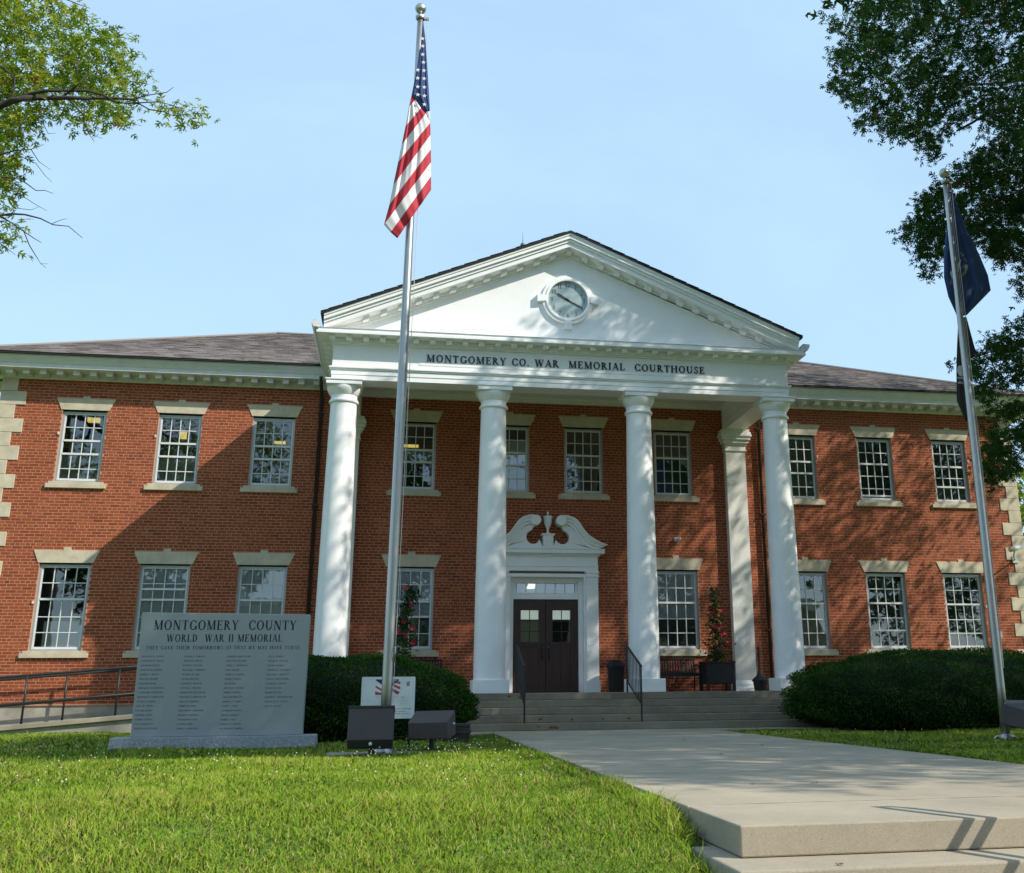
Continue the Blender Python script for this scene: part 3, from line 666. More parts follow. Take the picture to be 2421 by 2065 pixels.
# ================================================================== PORTICO
c1, c2, cyd = 1.6005, 4.7553, -3.069
for x in (-c2, -c1, c1, c2):
    sh_ = MB(); prof = []
    for i in range(21):
        t = i/20; z = .262+t*(5.86-.262); r = .322-.052*t**1.6; prof.append((r, z))
    col = sh_.lathe(prof, x, cyd, 40).build('column', M_['white'], CH, auto=40)
    MB().box(x-.357, x+.357, cyd-.357, cyd+.357, .0005, .262).build('plinth', M_['white'], col, bevel=.008)
    cp = [(.270, 5.86), (.300, 5.865), (.308, 5.885), (.308, 5.905), (.296, 5.925), (.272, 5.93), (.272, 6.02), (.285, 6.03), (.300, 6.055), (.325, 6.09), (.348, 6.14), (.358, 6.18), (.358, 6.215)]
    MB().lathe(cp, x, cyd, 40).build('capital', M_['white'], col, auto=40)
    MB().box(x-.365, x+.365, cyd-.365, cyd+.365, 6.216, 6.30).box(x-.382, x+.382, cyd-.382, cyd+.382, 6.3005, 6.332).build('abacus', M_['white'], col, bevel=.005)
for s in (-1, 1):
    x = s*c2
    pl = MB().box(x-.256, x+.256, -.19, .0055, .25, 5.78).build('pilaster', M_['cream'], CH, bevel=.004)
    MB().prismx([(.004, .001), (-.29, .001), (-.29, .07), (-.26, .09), (-.245, .12), (-.245, .16), (-.225, .19), (-.19, .249), (.004, .249)], x-.33, x+.33).build('base', M_['white'], pl)
    capz = 5.78
    k = MB()
    for (e, za, zb) in ((.03, 5.78, 5.82), (.012, 5.82, 5.93), (.035, 5.93, 5.98), (.075, 5.98, 6.06), (.115, 6.06, 6.14), (.145, 6.14, 6.20), (.13, 6.20, 6.26), (.10, 6.26, 6.333)):
        k.box(x-.256-e, x+.256+e, -.19-e, .0055, za+.0005, zb)
    k.build('capital', M_['cream'], pl, bevel=.006)
# beams
BXO, BXI, BYO, BYI = 5.03, 4.50, -3.325, -2.81
arch = MB()
def fascia(m, z0, z1, e):
    m.box(-BXO-e, BXO+e, BYO-e, BYI, z0, z1)
    m.box(-BXO-e, -BXI, BYI+.0005, .0045, z0, z1); m.box(BXI, BXO+e, BYI+.0005, .0045, z0, z1)
fascia(arch, 6.3335, 6.44, 0); fascia(arch, 6.4405, 6.545, .012); fascia(arch, 6.5455, 6.575, .035); fascia(arch, 6.5755, 6.612, .055)
arch.build('architrave', M_['white'], CH, bevel=.004)
fr = MB(); fascia(fr, 6.6125, 7.10, -.005); frz = fr.build('frieze', M_['white'], CH)
MB().box(-BXI-.01, BXI+.01, BYI-.01, -.02, 7.0, 7.06).build('ceiling', M_['cream'], CH)
MB().box(-BXI, BXI, -.11, -.006, 6.868, 6.999).box(-BXI, BXI, -.15, -.006, 6.94, 6.9985).build('wall_band', M_['cream'], CH)
# lettering board and letters
MB().box(-3.22, 3.20, BYO-.003, BYO+.03, 6.712, 7.035).build('name_board', M_['white'], frz)
letters(frz, 'MONTGOMERY CO. WAR  MEMORIAL  COURTHOUSE', -3.075, 6.800, 6.15, .158, BYO-.003, .022, .14, M_['letter'])
# bed mould, dentils and horizontal cornice
cor = MB()
for e, za, zb in ((.03, 7.1005, 7.13), (.055, 7.1305, 7.245)): fascia(cor, za, zb, e)
fascia(cor, 7.2455, 7.30, .335); fascia(cor, 7.3005, 7.365, .30); fascia(cor, 7.3655, 7.372, .325)
cor = cor.build('cornice', M_['white'], CH, bevel=.004)
dz0, dz1 = 7.165, 7.244
x = -5.045
while x < 5.06:
    MB().box(x-.06, x+.06, BYO-.23, BYO-.056, dz0, dz1).build('dentil', M_['white'], cor); x += .3475
for s in (-1, 1):
    y = BYO+.25
    while y < -.3:
        a, b = sorted((s*(BXO+.056), s*(BXO+.23))); MB().box(a, b, y-.06, y+.06, dz0, dz1).build('dentil', M_['white'], cor); y += .3475
    # gutter along the portico eaves
    g = [(s*(BXO+.27), 7.373), (s*(BXO+.40), 7.376), (s*(BXO+.45), 7.45), (s*(BXO+.46), 7.52), (s*(BXO+.30), 7.525)]
    MB().prism(g, BYO-.30, -.55).build('eaves_gutter', M_['gutter'], CH)
# gable
PY = -3.66                                                # front of the raking cornice
TY = -3.235                                               # tympanum face
SLP = (9.866-7.668)/5.235
def rk(x): return 9.866-SLP*abs(x)                         # top edge of the raking cornice
ty = MB().prism([(-4.95, 7.373), (4.95, 7.373), (0, rk(0)-.30)], TY, TY+.4).build('tympanum', M_['white'], CH)
ca = math.cos(math.atan(SLP))
def rake(m, s, d0, d1, y0, y1, xe=5.23):                   # bar between depths d0..d1 (vertical) under the roof edge
    ze0, ze1 = rk(xe)-d0, rk(xe)-d1
    pts = [(0, rk(0)-d0), (s*xe, max(7.374, ze0)), (s*xe, max(7.374, ze1)), (0, rk(0)-d1)]
    if ze1 < 7.374:
        xk = (rk(0)-d1-7.374)/SLP; pts = [(0, rk(0)-d0), (s*xe, ze0), (s*xe, 7.374), (s*xk, 7.374), (0, rk(0)-d1)]
    if s < 0: pts = pts[::-1]
    m.prism(pts, y0, y1)
for s in (-1, 1):
    m = MB(); rake(m, s, .012, .06, PY-.02, TY+.30); rake(m, s, .0605, .135, PY, TY+.30); rake(m, s, .1355, .20, PY+.045, TY+.30)
    rake(m, s, .2005, .305, PY+.075, TY+.30); rake(m, s, .3055, .36, TY-.06, TY+.30); rake(m, s, .3605, .42, TY-.03, TY+.30)
    ro = m.build('raking_cornice', M_['white'], CH)
    x = .36
    while x < 4.6:
        zt = rk(x)-.306; a, b = x-.065, x+.065
        ps = [(s*a, rk(a)-.306), (s*a, rk(a)-.395), (s*b, rk(b)-.395), (s*b, rk(b)-.306)]
        if s > 0: ps = ps[::-1]
        MB().prism(ps[::-1], TY-.23, TY-.061).build('dentil', M_['white'], ro); x += .365
MB().box(-.06, .06, TY-.23, TY-.062, rk(0)-.405, rk(0)-.32).build('dentil', M_['white'], cor)
pr = MB()
for s in (-1, 1):
    e = 5.30; t = .035
    q = [(0, PY-.05, rk(0)+t), (s*e, PY-.05, rk(e)+t), (s*e, 4.5, rk(e)+t), (0, 4.5, rk(0)+t)]
    lo = [(a, b, cc-.045) for a, b, cc in q]
    if s < 0: q = q[::-1]; lo = lo[::-1]
    pr.hexa(lo+q)
pr.build('portico_roof', M_['roofedge'], CH)
for s in (-1, 1):                                          # shingle butts stepping along the verge
    x = .12
    while x < 5.2:
        a, b = x, min(5.3, x+.27)
        MB().hexa([(s*a, PY-.062, rk(a)+.036), (s*b, PY-.062, rk(b)+.036), (s*b, PY+.3, rk(b)+.036), (s*a, PY+.3, rk(a)+.036),
                   (s*a, PY-.062, rk(a)+.042), (s*b, PY-.062, rk(b)+.055), (s*b, PY+.3, rk(b)+.055), (s*a, PY+.3, rk(a)+.042)]).build('verge_shingle', M_['roofedge'], CH)
        x += .28
# lightning rod on the left slope near the front
lx = -1.045
MB().lathe([(.012, rk(lx)+.04), (.012, rk(lx)+.10)], lx, -3.45, 8).ball((lx, -3.45, rk(lx)+.15), .055, 8).tube([(lx, -3.45, rk(lx)+.19), (lx, -3.45, rk(lx)+.47)], [.008, .003], 6).build('lightning_rod', M_['copper'], CH, smooth=True)

# ---- clock
kc = ony(1340.5, 710.5, TY); KX, KZ = 0.0, float(kc[2])
def ring(m, r0, r1, y0, y1, n=48, a0=0, a1=360):
    for i in range(n):
        a, b = math.radians(a0+(a1-a0)*i/n), math.radians(a0+(a1-a0)*(i+1)/n)
        f = lambda r, t, y: (KX+r*math.cos(t), y, KZ+r*math.sin(t))
        m.hexa([f(r0, b, y0), f(r0, a, y0), f(r0, a, y1), f(r0, b, y1), f(r1, b, y0), f(r1, a, y0), f(r1, a, y1), f(r1, b, y1)])
m = MB(); ring(m, .445, .50, TY-.085, TY+.01); ring(m, .5005, .575, TY-.06, TY+.01)
ck = m.build('clock', M_['white'], CH)
for a in (0, 90, 180, 270):
    m = MB(); r = math.radians(a); ux = np.array((math.cos(r), 0, math.sin(r))); uz = np.array((-math.sin(r), 0, math.cos(r))); c0 = np.array((KX, 0, KZ))
    i0, i1, w0, w1 = .50, .69, .065, .09; ye = TY-.10 if a != 90 else TY-.035
    pt = lambda u, w, y: tuple(c0+ux*u+uz*w+np.array((0, y, 0)))
    m.hexa([pt(i0, -w0, ye), pt(i0, w0, ye), pt(i0, w0, TY), pt(i0, -w0, TY), pt(i1, -w1, ye), pt(i1, w1, ye), pt(i1, w1, TY), pt(i1, -w1, TY)])
    m.build('keystone', M_['white'], ck)
m = MB(); n = 48
m.add([(KX+.444*math.cos(2*math.pi*i/n), TY-.012, KZ+.444*math.sin(2*math.pi*i/n)) for i in range(n)], [tuple(range(n))])
m.build('dial', M_['dial'], ck)
for k in range(1, 13):
    a = math.radians(90-30*k); s = str(k); hgt = .105; w = .058*len(s) if s != '1' else .04
    if s == '11': w = .085
    m = MB(); text_mesh(m, s, KX+.365*math.cos(a)-w/2, KZ+.365*math.sin(a)-hgt/2, w, hgt, TY-.0125, .002)
    m.build('numeral', M_['numeral'], ck)
for ang, ln, w in ((150-1, .30, .026), (-28, .375, .018)):
    r = math.radians(ang); d = np.array((math.cos(r), math.sin(r))); nn = np.array((-d[1], d[0]))
    m = MB(); o = np.array((KX, KZ)); q = [o-d*.06+nn*w*.6, o-d*.06-nn*w*.6, o+d*ln*.75-nn*w, o+d*ln, o+d*ln*.75+nn*w]
    m.prism([tuple(p) for p in q], TY-.026, TY-.02); m.build('hand', M_['numeral'], ck)

# ---- door case
DCY = -.16
dc = MB()
for s in (-1, 1):
    x0, x1 = sorted((s*.925, s*1.215)); dc.box(x0, x1, DCY, .005, .2605, 2.62)
    a, b = sorted((s*.905, s*1.235)); dc.box(a, b, DCY-.02, .005, .001, .26)
    dc.box(a, b, DCY-.022, .005, 2.6205, 2.66).box(x0, x1, DCY-.008, .005, 2.6605, 2.71).box(a, b, DCY-.025, .005, 2.7105, 2.757)
    a, b = sorted((s*.87, s*.9245)); dc.box(a, b, DCY+.03, .30, .001, 2.70)
    a, b = sorted((s*.775, s*.8695)); dc.box(a, b, .08, .30, .001, 2.62)
dc.box(-.8695, .8695, DCY+.03, .30, 2.62, 2.7)
dc.box(-1.215, 1.215, DCY-.004, .005, 2.7575, 2.86).box(-1.225, 1.225, DCY-.018, .005, 2.8605, 2.885).box(-1.21, 1.21, DCY, .005, 2.8855, 3.10)
dc.box(-1.235, 1.235, DCY-.025, .005, 3.1005, 3.13).box(-1.27, 1.27, DCY-.06, .005, 3.1305, 3.16).box(-1.355, 1.355, DCY-.14, .005, 3.1605, 3.255).box(-1.37, 1.37, DCY-.155, .005, 3.2555, 3.272)
dc.box(-.7745, .7745, .10, .26, 2.121, 2.256).box(-.7745, .7745, .10, .26, 2.506, 2.6195)
dco = dc.build('door_case', M_['white'], CH, bevel=.004)
# swan-neck pediment: tympanum with round cut-outs, moulded scrolls
sc = .00131
up = [(1905, 765), (1800, 738), (1700, 690), (1620, 640), (1550, 590), (1490, 525), (1450, 470), (1410, 410), (1375, 360), (1335, 320), (1290, 290), (1240, 268), (1180, 250), (1130, 244), (1085, 246)]
lo = [(1760, 838), (1660, 838), (1570, 820), (1490, 768), (1435, 705), (1395, 655), (1360, 605), (1330, 560), (1300, 512), (1268, 468), (1235, 440), (1205, 418), (1172, 408), (1150, 405), (1135, 402)]
C2 = lambda q: ((q[0]-815)*sc, 3.273+(842-q[1])*sc)
for s in (-1, 1):
    U = [C2(q) for q in up]; L = [C2(q) for q in lo]
    m = MB()
    for f0, f1, y in ((0, .16, DCY-.20), (.16, .34, DCY-.165), (.34, .62, DCY-.13), (.62, 1.0, DCY-.085)):
        A = [(u[0]+(l[0]-u[0])*f0, u[1]+(l[1]-u[1])*f0) for u, l in zip(U, L)]; B = [(u[0]+(l[0]-u[0])*f1, u[1]+(l[1]-u[1])*f1) for u, l in zip(U, L)]
        for i in range(len(A)-1):
            q = [A[i], A[i+1], B[i+1], B[i]]; q = [(s*a, b) for a, b in q]
            if s > 0: q = q[::-1]
            m.prism(q[::-1], y, -.006)
    m.build('swan_neck', M_['white'], dco)
    cxs, czs = s*.305, 3.93
    n = 28; pts = [(cxs+.122*math.cos(2*math.pi*i/n), czs+.122*math.sin(2*math.pi*i/n)) for i in range(n)]
    MB().prism(pts, DCY-.215, -.006).build('scroll', M_['white'], dco)
    # tympanum panel: from the cornice up to the scroll, around the round hole
    hx, hz, hr = .352, 3.545, .165
    arcp = [(hx+hr*math.cos(math.radians(a)), hz+hr*math.sin(math.radians(a))) for a in range(-160, 96, 16)]
    outer = [(l[0], l[1]) for l in L][::-1]
    m = MB(); y0 = DCY-.05
    n = min(len(arcp), len(outer)); outr = outer[:]
    top = [(.30, 3.86)]+outr[1:]                          # along the scroll from top to lower right
    k = 16
    def samp(P, t):
        d = [0]
        for a, b in zip(P[:-1], P[1:]): d.append(d[-1]+math.dist(a, b))
        x = t*d[-1]
        for i in range(len(P)-1):
            if x <= d[i+1]+1e-9: u = (x-d[i])/max(1e-9, d[i+1]-d[i]); return (P[i][0]+(P[i+1][0]-P[i][0])*u, P[i][1]+(P[i+1][1]-P[i][1])*u)
        return P[-1]
    hole = arcp[::-1]                                     # from top of hole round the outside to the inner lower side
    rim = top+[(1.1, 3.274), (.10, 3.274)]
    for i in range(k):
        a, b = samp(hole, i/k), samp(hole, (i+1)/k); c_, d_ = samp(rim, (i+1)/k), samp(rim, i/k)
        q = [(s*p[0], p[1]) for p in (a, b, c_, d_)]
        if s > 0: q = q[::-1]
        m.prism(q[::-1], y0, -.006)
    m.build('pediment_panel', M_['white'], dco)
MB().box(-.118, .118, DCY-.14, -.006, 3.2725, 3.57).box(-.135, .135, DCY-.155, -.006, 3.2725, 3.31).box(-.135, .135, DCY-.155, -.006, 3.5705, 3.59).box(-.157, .157, DCY-.175, -.006, 3.5905, 3.615).build('urn_block', M_['white'], dco)
MB().lathe([(.075, 3.6155), (.075, 3.632), (.04, 3.65), (.025, 3.69), (.028, 3.73), (.06, 3.80), (.092, 3.88), (.10, 3.97), (.097, 4.0), (.115, 4.03), (.112, 4.045), (.06, 4.06), (.035, 4.065), (.02, 4.08), (.022, 4.12), (.024, 4.14), (.015, 4.155), (.002, 4.162)], 0, DCY-.03, 24).build('urn', M_['white'], dco, auto=45)
# transom
tr = MB().box(-.7745, .7745, .14, .20, 2.2565, 2.275).box(-.7745, .7745, .14, .20, 2.488, 2.5055)
for k in range(7): x = -.70+1.40*k/6; tr.box(x-.011 if 0 < k < 6 else (-.7745 if k == 0 else x), x+.011 if 0 < k < 6 else (x if k == 0 else .7745), .14, .20, 2.2755, 2.4875)
tro = tr.build('transom', M_['white'], CH)
for k in range(6):
    x = -.70+1.40*(k+.5)/6; MB().box(x-.105, x+.105, .165, .169, 2.2765, 2.4865).build('pane', M_['pane_c'], tro)
MB().box(-.77, .77, .30, .31, 2.26, 2.5).build('transom_backing', M_['blind_m'], tro)
# pair of doors
for s in (-1, 1):
    m = MB(); y0, y1 = .145, .19
    fx = lambda u: s*u
    def bx(u0, u1, z0, z1, ya=y0, yb=y1, mm=m):
        a, b = sorted((s*u0, s*u1)); mm.box(a, b, ya, yb, z0, z1)
    bx(.006, .165, .015, 2.112); bx(.590, .768, .015, 2.112); bx(.1655, .5895, 1.87, 2.112); bx(.1655, .5895, 1.035, 1.14)
    bx(.1655, .5895, .015, .12); bx(.1655, .5895, .12, 1.034, .160, .185)
    bx(.355, .385, .13, .98, .150, .1595)
    for u0, u1 in ((.185, .345), (.395, .57)): bx(u0, u1, .14, .97, .153, .1595)
    bx(.371, .387, 1.1405, 1.8695)
    for z in (1.375, 1.615): bx(.1655, .3705, z, z+.018); bx(.3875, .5895, z, z+.018)
    do = m.build('door', M_['door'], CH)
    for u0, u1 in ((.166, .370), (.388, .589)):
        for z0, z1 in ((1.141, 1.374), (1.394, 1.614), (1.634, 1.869)):
            a, b = sorted((s*u0, s*u1)); MB().box(a, b, .165, .168, z0, z1).build('pane', M_['pane_c'], do)
    a, b = sorted((s*.166, s*.589)); MB().box(a, b, .215, .22, 1.66, 1.87).build('backing', M_['glow_panel'], do)  # added panel whose own glow makes the top panes bright
    hd = MB().tube([(s*.085, .145, 1.08), (s*.085, .085, 1.05), (s*.085, .08, .80), (s*.085, .145, .77)], .012, 8).box(s*.085-.03, s*.085+.03, .138, .1448, .72, 1.14)
    hd.build('handle', M_['black'], do)
    MB().ball((s*.075, .13, 1.03), .016, 6).build('lock', M_['steel'], do)
MB().box(-.775, .775, .08, .3, -.005, .012).build('threshold', M_['black'], CH)
# small wall lamp above the right-hand window
wl_ = ony(1600, 1275, -.06)
MB().box(wl_[0]-.06, wl_[0]+.06, -.03, .004, wl_[2]-.06, wl_[2]+.05).ball((wl_[0]-.03, -.07, wl_[2]), .045, 6).ball((wl_[0]+.06, -.075, wl_[2]+.01), .05, 6).build('wall_lamp', M_['camw'], CH, smooth=True)
# window-side brackets of the storm frames
for x, z, hw in ((-10.6833, 5.75, HWU), (-8.5924, 5.75, HWU), (-10.6833, 1.98, HWL)):
    MB().box(x-hw-.045, x-hw-.01, -.03, -.003, z-.03, z+.03).build('bracket', M_['camw'], CH)
for x, z, hw in ((6.4901, 5.75, HWU), (8.5924, 5.75, HWU), (10.6833, 5.75, HWU), (8.5924, 2.0, HWL), (10.6833, 2.0, HWL)):
    MB().box(x+hw+.01, x+hw+.045, -.03, -.003, z-.03, z+.03).build('bracket', M_['alu'], CH)
# ================================================================== OBJECTS
V3 = lambda p: (float(p[0]), float(p[1]), float(p[2]))
# ---- lamps glowing behind some of the panes
LT = [((222, 994), .95, (.26, .10), 'leftmost upper window'), ((434, 1030), .95, (.13, .16), 'second upper window of the left wing'), ((662, 1047), .95, (.26, .05), 'upper window of the left wing nearest the portico'),
      ((972, 1055), .95, (.36, .05), 'upper window behind the flagpole'), ((1345, 1030), .95, (.15, .16), 'upper window above the door, right of centre'), ((2082, 1112), .95, (.42, .14), 'middle upper window of the right wing')]
for q, Y, (w, h), where in LT:
    c = ony(*q, Y)
    t = thing('ceiling_lamp', 'yellow ceiling lamp glowing inside the '+where, 'lamp', V3(c), 'ceiling lamps seen through windows')
    MB().box(c[0]-w/2, c[0]+w/2, Y-.06, Y+.06, c[2]-h/2, c[2]+h/2).build('tube', M_['lamp'], t)
    MB().box(c[0]-w/2-.02, c[0]+w/2+.02, Y+.07, Y+.12, c[2]-h/2-.02, c[2]+h/2+.02).build('housing', M_['room'], t)
    MB().box(c[0]-.01, c[0]+.01, Y+.08, Y+.10, c[2], 7.03).build('stem', M_['room'], t)
c = ony(1254, 1387, .26)
t = thing('ceiling_lamp', 'bright white lamp shining through the transom over the doors', 'lamp', V3(c))
MB().prism([(c[0]-.10, c[2]-.05), (c[0]+.09, c[2]-.05), (c[0]+.11, c[2]+.05), (c[0]-.04, c[2]+.05)], .255, .262).build('tube', M_['lampw'], t)
MB().box(c[0]-.04, c[0]+.11, .2625, .28, c[2]-.03, c[2]+.12).build('housing', M_['room'], t)

# ---- access ramp along the left wing
RS = .0792; rz = lambda x: -.346+RS*(x+8.742)
rp_ = thing('access_ramp', 'concrete access ramp with a chipped lip rising along the left wing', 'ramp', (-9, -.8, -.75))
xa, xb = -18.0, -4.9; xt = -5.35
MB().hexa([(xa, -1.47, -1.3), (xt, -1.47, -1.3), (xt, -.02, -1.3), (xa, -.02, -1.3), (xa, -1.47, rz(xa)-.10), (xt, -1.47, rz(xt)-.10), (xt, -.02, rz(xt)-.10), (xa, -.02, rz(xa)-.10)]).build('retaining_wall', M_['found'], rp_)
MB().hexa([(xa, -1.54, rz(xa)-.095), (xt, -1.54, rz(xt)-.095), (xt, -.02, rz(xt)-.095), (xa, -.02, rz(xa)-.095), (xa, -1.54, rz(xa)), (xt, -1.54, rz(xt)), (xt, -.02, rz(xt)), (xa, -.02, rz(xa))]).build('ramp_slab', M_['conc'], rp_, bevel=.01)
for Y, wh in ((-1.45, 'front'), (-.22, 'back')):
    t = thing('ramp_railing', 'dark iron two-bar railing on the '+('outer edge of the ramp' if wh == 'front' else 'wall side of the ramp'), 'railing', (-9, Y, rz(-9)), 'ramp railings')
    for hh, nm in ((.93, 'top_rail'), (.40, 'mid_rail')):
        MB().tube([(xa, Y, rz(xa)+hh), (-5.4, Y, rz(-5.4)+hh)], .026, 8).build(nm, M_['brown_d'], t, smooth=True)
    for x in ((-14.4, -12.6, -10.72, -8.98, -7.1, -5.5) if wh == 'front' else (-14.0, -12.2, -10.3, -8.32, -6.4, -5.5)):
        MB().tube([(x, Y, rz(x)), (x, Y, rz(x)+.93)], .023, 8).build('post', M_['brown_d'], t, smooth=True)

# ---- flagpoles
def flagpole(label, base, top, r0, r1):
    b, tp = Vector(base), Vector(top)
    t = thing('flagpole', label, 'flagpole', base, 'flagpoles')
    L = (tp-b).length; path = [b+(tp-b)*k/12 for k in range(13)]
    MB().tube(path, [r0 if k < 5 else r0+(r1-r0)*(k-5)/7 for k in range(13)], 20).build('pole', M_['steel'], t, smooth=True)
    MB().lathe([(r1*1.5, tp.z-.02), (r1*1.7, tp.z), (r1*1.7, tp.z+.03), (r1*.5, tp.z+.05), (r1*.3, tp.z+.11)], tp.x, tp.y, 16).box(tp.x, tp.x+.13, tp.y-.02, tp.y+.02, tp.z-.02, tp.z+.02).build('truck', M_['steel'], t)
    MB().ball((tp.x, tp.y, tp.z+.17), .085, 10).build('finial', M_['steel'], t, smooth=True)
    return t, b, tp
pb = onz(907, 1783, -.70); ptp = ony(994, 36, pb[1])
PLY = float(pb[1])
fpL, b, tp = flagpole('tall silver flagpole flying the striped flag, between the two dark floodlights', V3(pb), (float(ptp[0]), PLY, float(ptp[2])-.06), .066, .042)
MB().lathe([(.17, -.72), (.17, -.69), (.13, -.66), (.09, -.62), (.07, -.58)], b.x, b.y, 20).build('base_collar', M_['steel'], fpL, smooth=True)
MB().tube([(b.x+.085, b.y-.02, -.1), (tp.x+.11, tp.y-.01, tp.z-.02)], .005, 5).build('halyard', M_['rope'], fpL)
MB().tube([(b.x+.09, b.y-.03, .42), (b.x+.09, b.y-.08, .5), (b.x+.09, b.y-.03, .58)], .012, 6).build('cleat', M_['steel'], fpL)
MB().box(b.x-.7, b.x+.75, b.y-.32, b.y+.3, -.74, -.685).build('pad', M_['conc'], fpL)
pr_ = onz(2379, 1748, -.69); PRY = float(pr_[1]); prt = ony(2234, 425, PRY)
fpR, bR, tR = flagpole('shorter silver flagpole on the right carrying a blue and a black flag', V3(pr_), (float(prt[0]), PRY, float(prt[2])-.05), .060, .040)
m = MB()
for k in range(5):
    a = 2*math.pi*k/5+.3; m.tube([(bR.x+.05*math.cos(a), bR.y+.05*math.sin(a), -.64), (bR.x+.13*math.cos(a), bR.y+.13*math.sin(a), -.655), (bR.x+.2*math.cos(a), bR.y+.2*math.sin(a), -.72)], [.02, .018, .012], 6)
m.lathe([(.11, -.72), (.11, -.66), (.07, -.62)], bR.x, bR.y, 16).build('foot', M_['steel'], fpR)
MB().tube([(bR.x+.08, bR.y-.02, .3), (tR.x+.10, tR.y-.01, tR.z-.02)], .005, 5).tube([(bR.x+.09, bR.y+.01, .3), (tR.x+.075, tR.y+.01, tR.z-.02)], .004, 5).build('halyard', M_['rope'], fpR)

# ---- limp flags: bands between measured left and right edges, hung in pleats
def cloth(bands, Y, name, mats, parent, nu=26, nv=4, pleat=.035, seed=0, depth=.10):
    """bands: list of (material index, [lower..upper] (left px, right px) pairs)"""
    m = MB(); rr = random.Random(seed); f1, f2 = rr.uniform(0, 6), rr.uniform(0, 6)
    for mi, (tl, tr_), (bl, br) in bands:
        for j in range(nv):
            for i in range(nu):
                q = []
                for (u, v) in ((i/nu, j/nv), (i/nu, (j+1)/nv), ((i+1)/nu, (j+1)/nv), ((i+1)/nu, j/nv)):
                    l = (tl[0]+(bl[0]-tl[0])*v, tl[1]+(bl[1]-tl[1])*v); r = (tr_[0]+(br[0]-tr_[0])*v, tr_[1]+(br[1]-tr_[1])*v)
                    x, y = l[0]+(r[0]-l[0])*u, l[1]+(r[1]-l[1])*u
                    wd = min(1, abs(r[0]-l[0])/60)
                    yy = Y+wd*(pleat*math.sin(u*17+f1+y*.004)+pleat*.55*math.sin(u*31+f2-y*.007)-depth*math.sin(u*math.pi))
                    q.append(V3(ony(x, y, yy)))
                m.add(q, [(0, 1, 2, 3)], mi)
    me_o = m.build(name, mats, parent, smooth=True)
    md = me_o.modifiers.new('weld', 'WELD'); md.merge_threshold = .002
    sd = me_o.modifiers.new('solid', 'SOLIDIFY'); sd.thickness = .003
    return me_o
FS = lambda x, y: (880+x*.3396, y*.3396)
us = thing('flag', 'limp striped flag of red and white with white stars on blue, high on its pole', 'flag', V3(ony(*FS(175, 1660), PLY-.12)))
st = [(1, (275, 660), (303, 692), (257, 740), (303, 692.5))]
bd = []
def B(mi, a, b_, c_, d_): bd.append((mi, (FS(*a), FS(*b_)), (FS(*c_), FS(*d_))))
RD, WH, BLU = 0, 1, 2
B(BLU, (352, 150), (356, 150), (340, 300), (373, 300)); B(BLU, (340, 300), (373, 300), (312, 470), (384, 470)); B(BLU, (312, 470), (384, 470), (275, 660), (396, 660)); B(BLU, (275, 660), (396, 660), (368, 785), (402, 772))
B(RD, (275, 660), (304, 690), (256, 745), (304, 690)); B(WH, (256, 745), (304, 690), (232, 880), (344, 748)); B(RD, (232, 880), (344, 748), (205, 1010), (378, 786)); B(WH, (205, 1010), (378, 786), (180, 1130), (404, 855))
B(WH, (378, 786), (402, 772), (404, 855), (404.5, 855)); B(RD, (180, 1130), (404, 855), (146, 1292), (406, 940)); B(WH, (146, 1292), (406, 940), (120, 1425), (408, 1040)); B(RD, (120, 1425), (408, 1040), (82, 1565), (410, 1130)); B(WH, (82, 1565), (410, 1130), (128, 1618), (410, 1228)); B(RD, (128, 1618), (410, 1228), (175, 1660), (410, 1322))
cl = cloth(bd, PLY-.10, 'cloth', [M_['fl_red'], M_['fl_white'], M_['fl_blue']], us, seed=3, depth=.06, pleat=.022)
for x, y in ((350, 270), (352, 322), (352, 380), (357, 435), (318, 488), (360, 492), (317, 545), (361, 548), (317, 605), (362, 608), (318, 660), (364, 668), (364, 728)):
    c = ony(*FS(x, y), PLY-.205); m = MB(); pts = []
    for k in range(10):
        a = math.radians(90+36*k); r = .034 if k % 2 == 0 else .015; pts.append((c[0]+r*math.cos(a), c[2]+r*math.sin(a)))
    m.prism(pts, PLY-.206, PLY-.200); m.build('star', M_['fl_white'], us)
KS = lambda x, y: (2100+x*.379, 380+y*.379)
ky = thing('flag', 'limp dark blue state flag with gold lettering on the right-hand pole', 'flag', V3(ony(*KS(450, 965), PRY+.15)))
bd = []
B2 = lambda mi, a, b_, c_, d_: bd.append((mi, (KS(*a), KS(*b_)), (KS(*c_), KS(*d_))))
B2(0, (392, 190), (400, 195), (362, 430), (478, 400)); B2(0, (362, 430), (478, 400), (347, 600), (570, 590)); B2(0, (347, 600), (570, 590), (347, 730), (622, 715)); B2(0, (347, 730), (622, 715), (375, 850), (640, 810)); B2(0, (375, 850), (640, 810), (432, 975), (490, 965))
cloth(bd, PRY+.16, 'cloth', M_['ky'], ky, seed=8, depth=.03, pleat=.02)
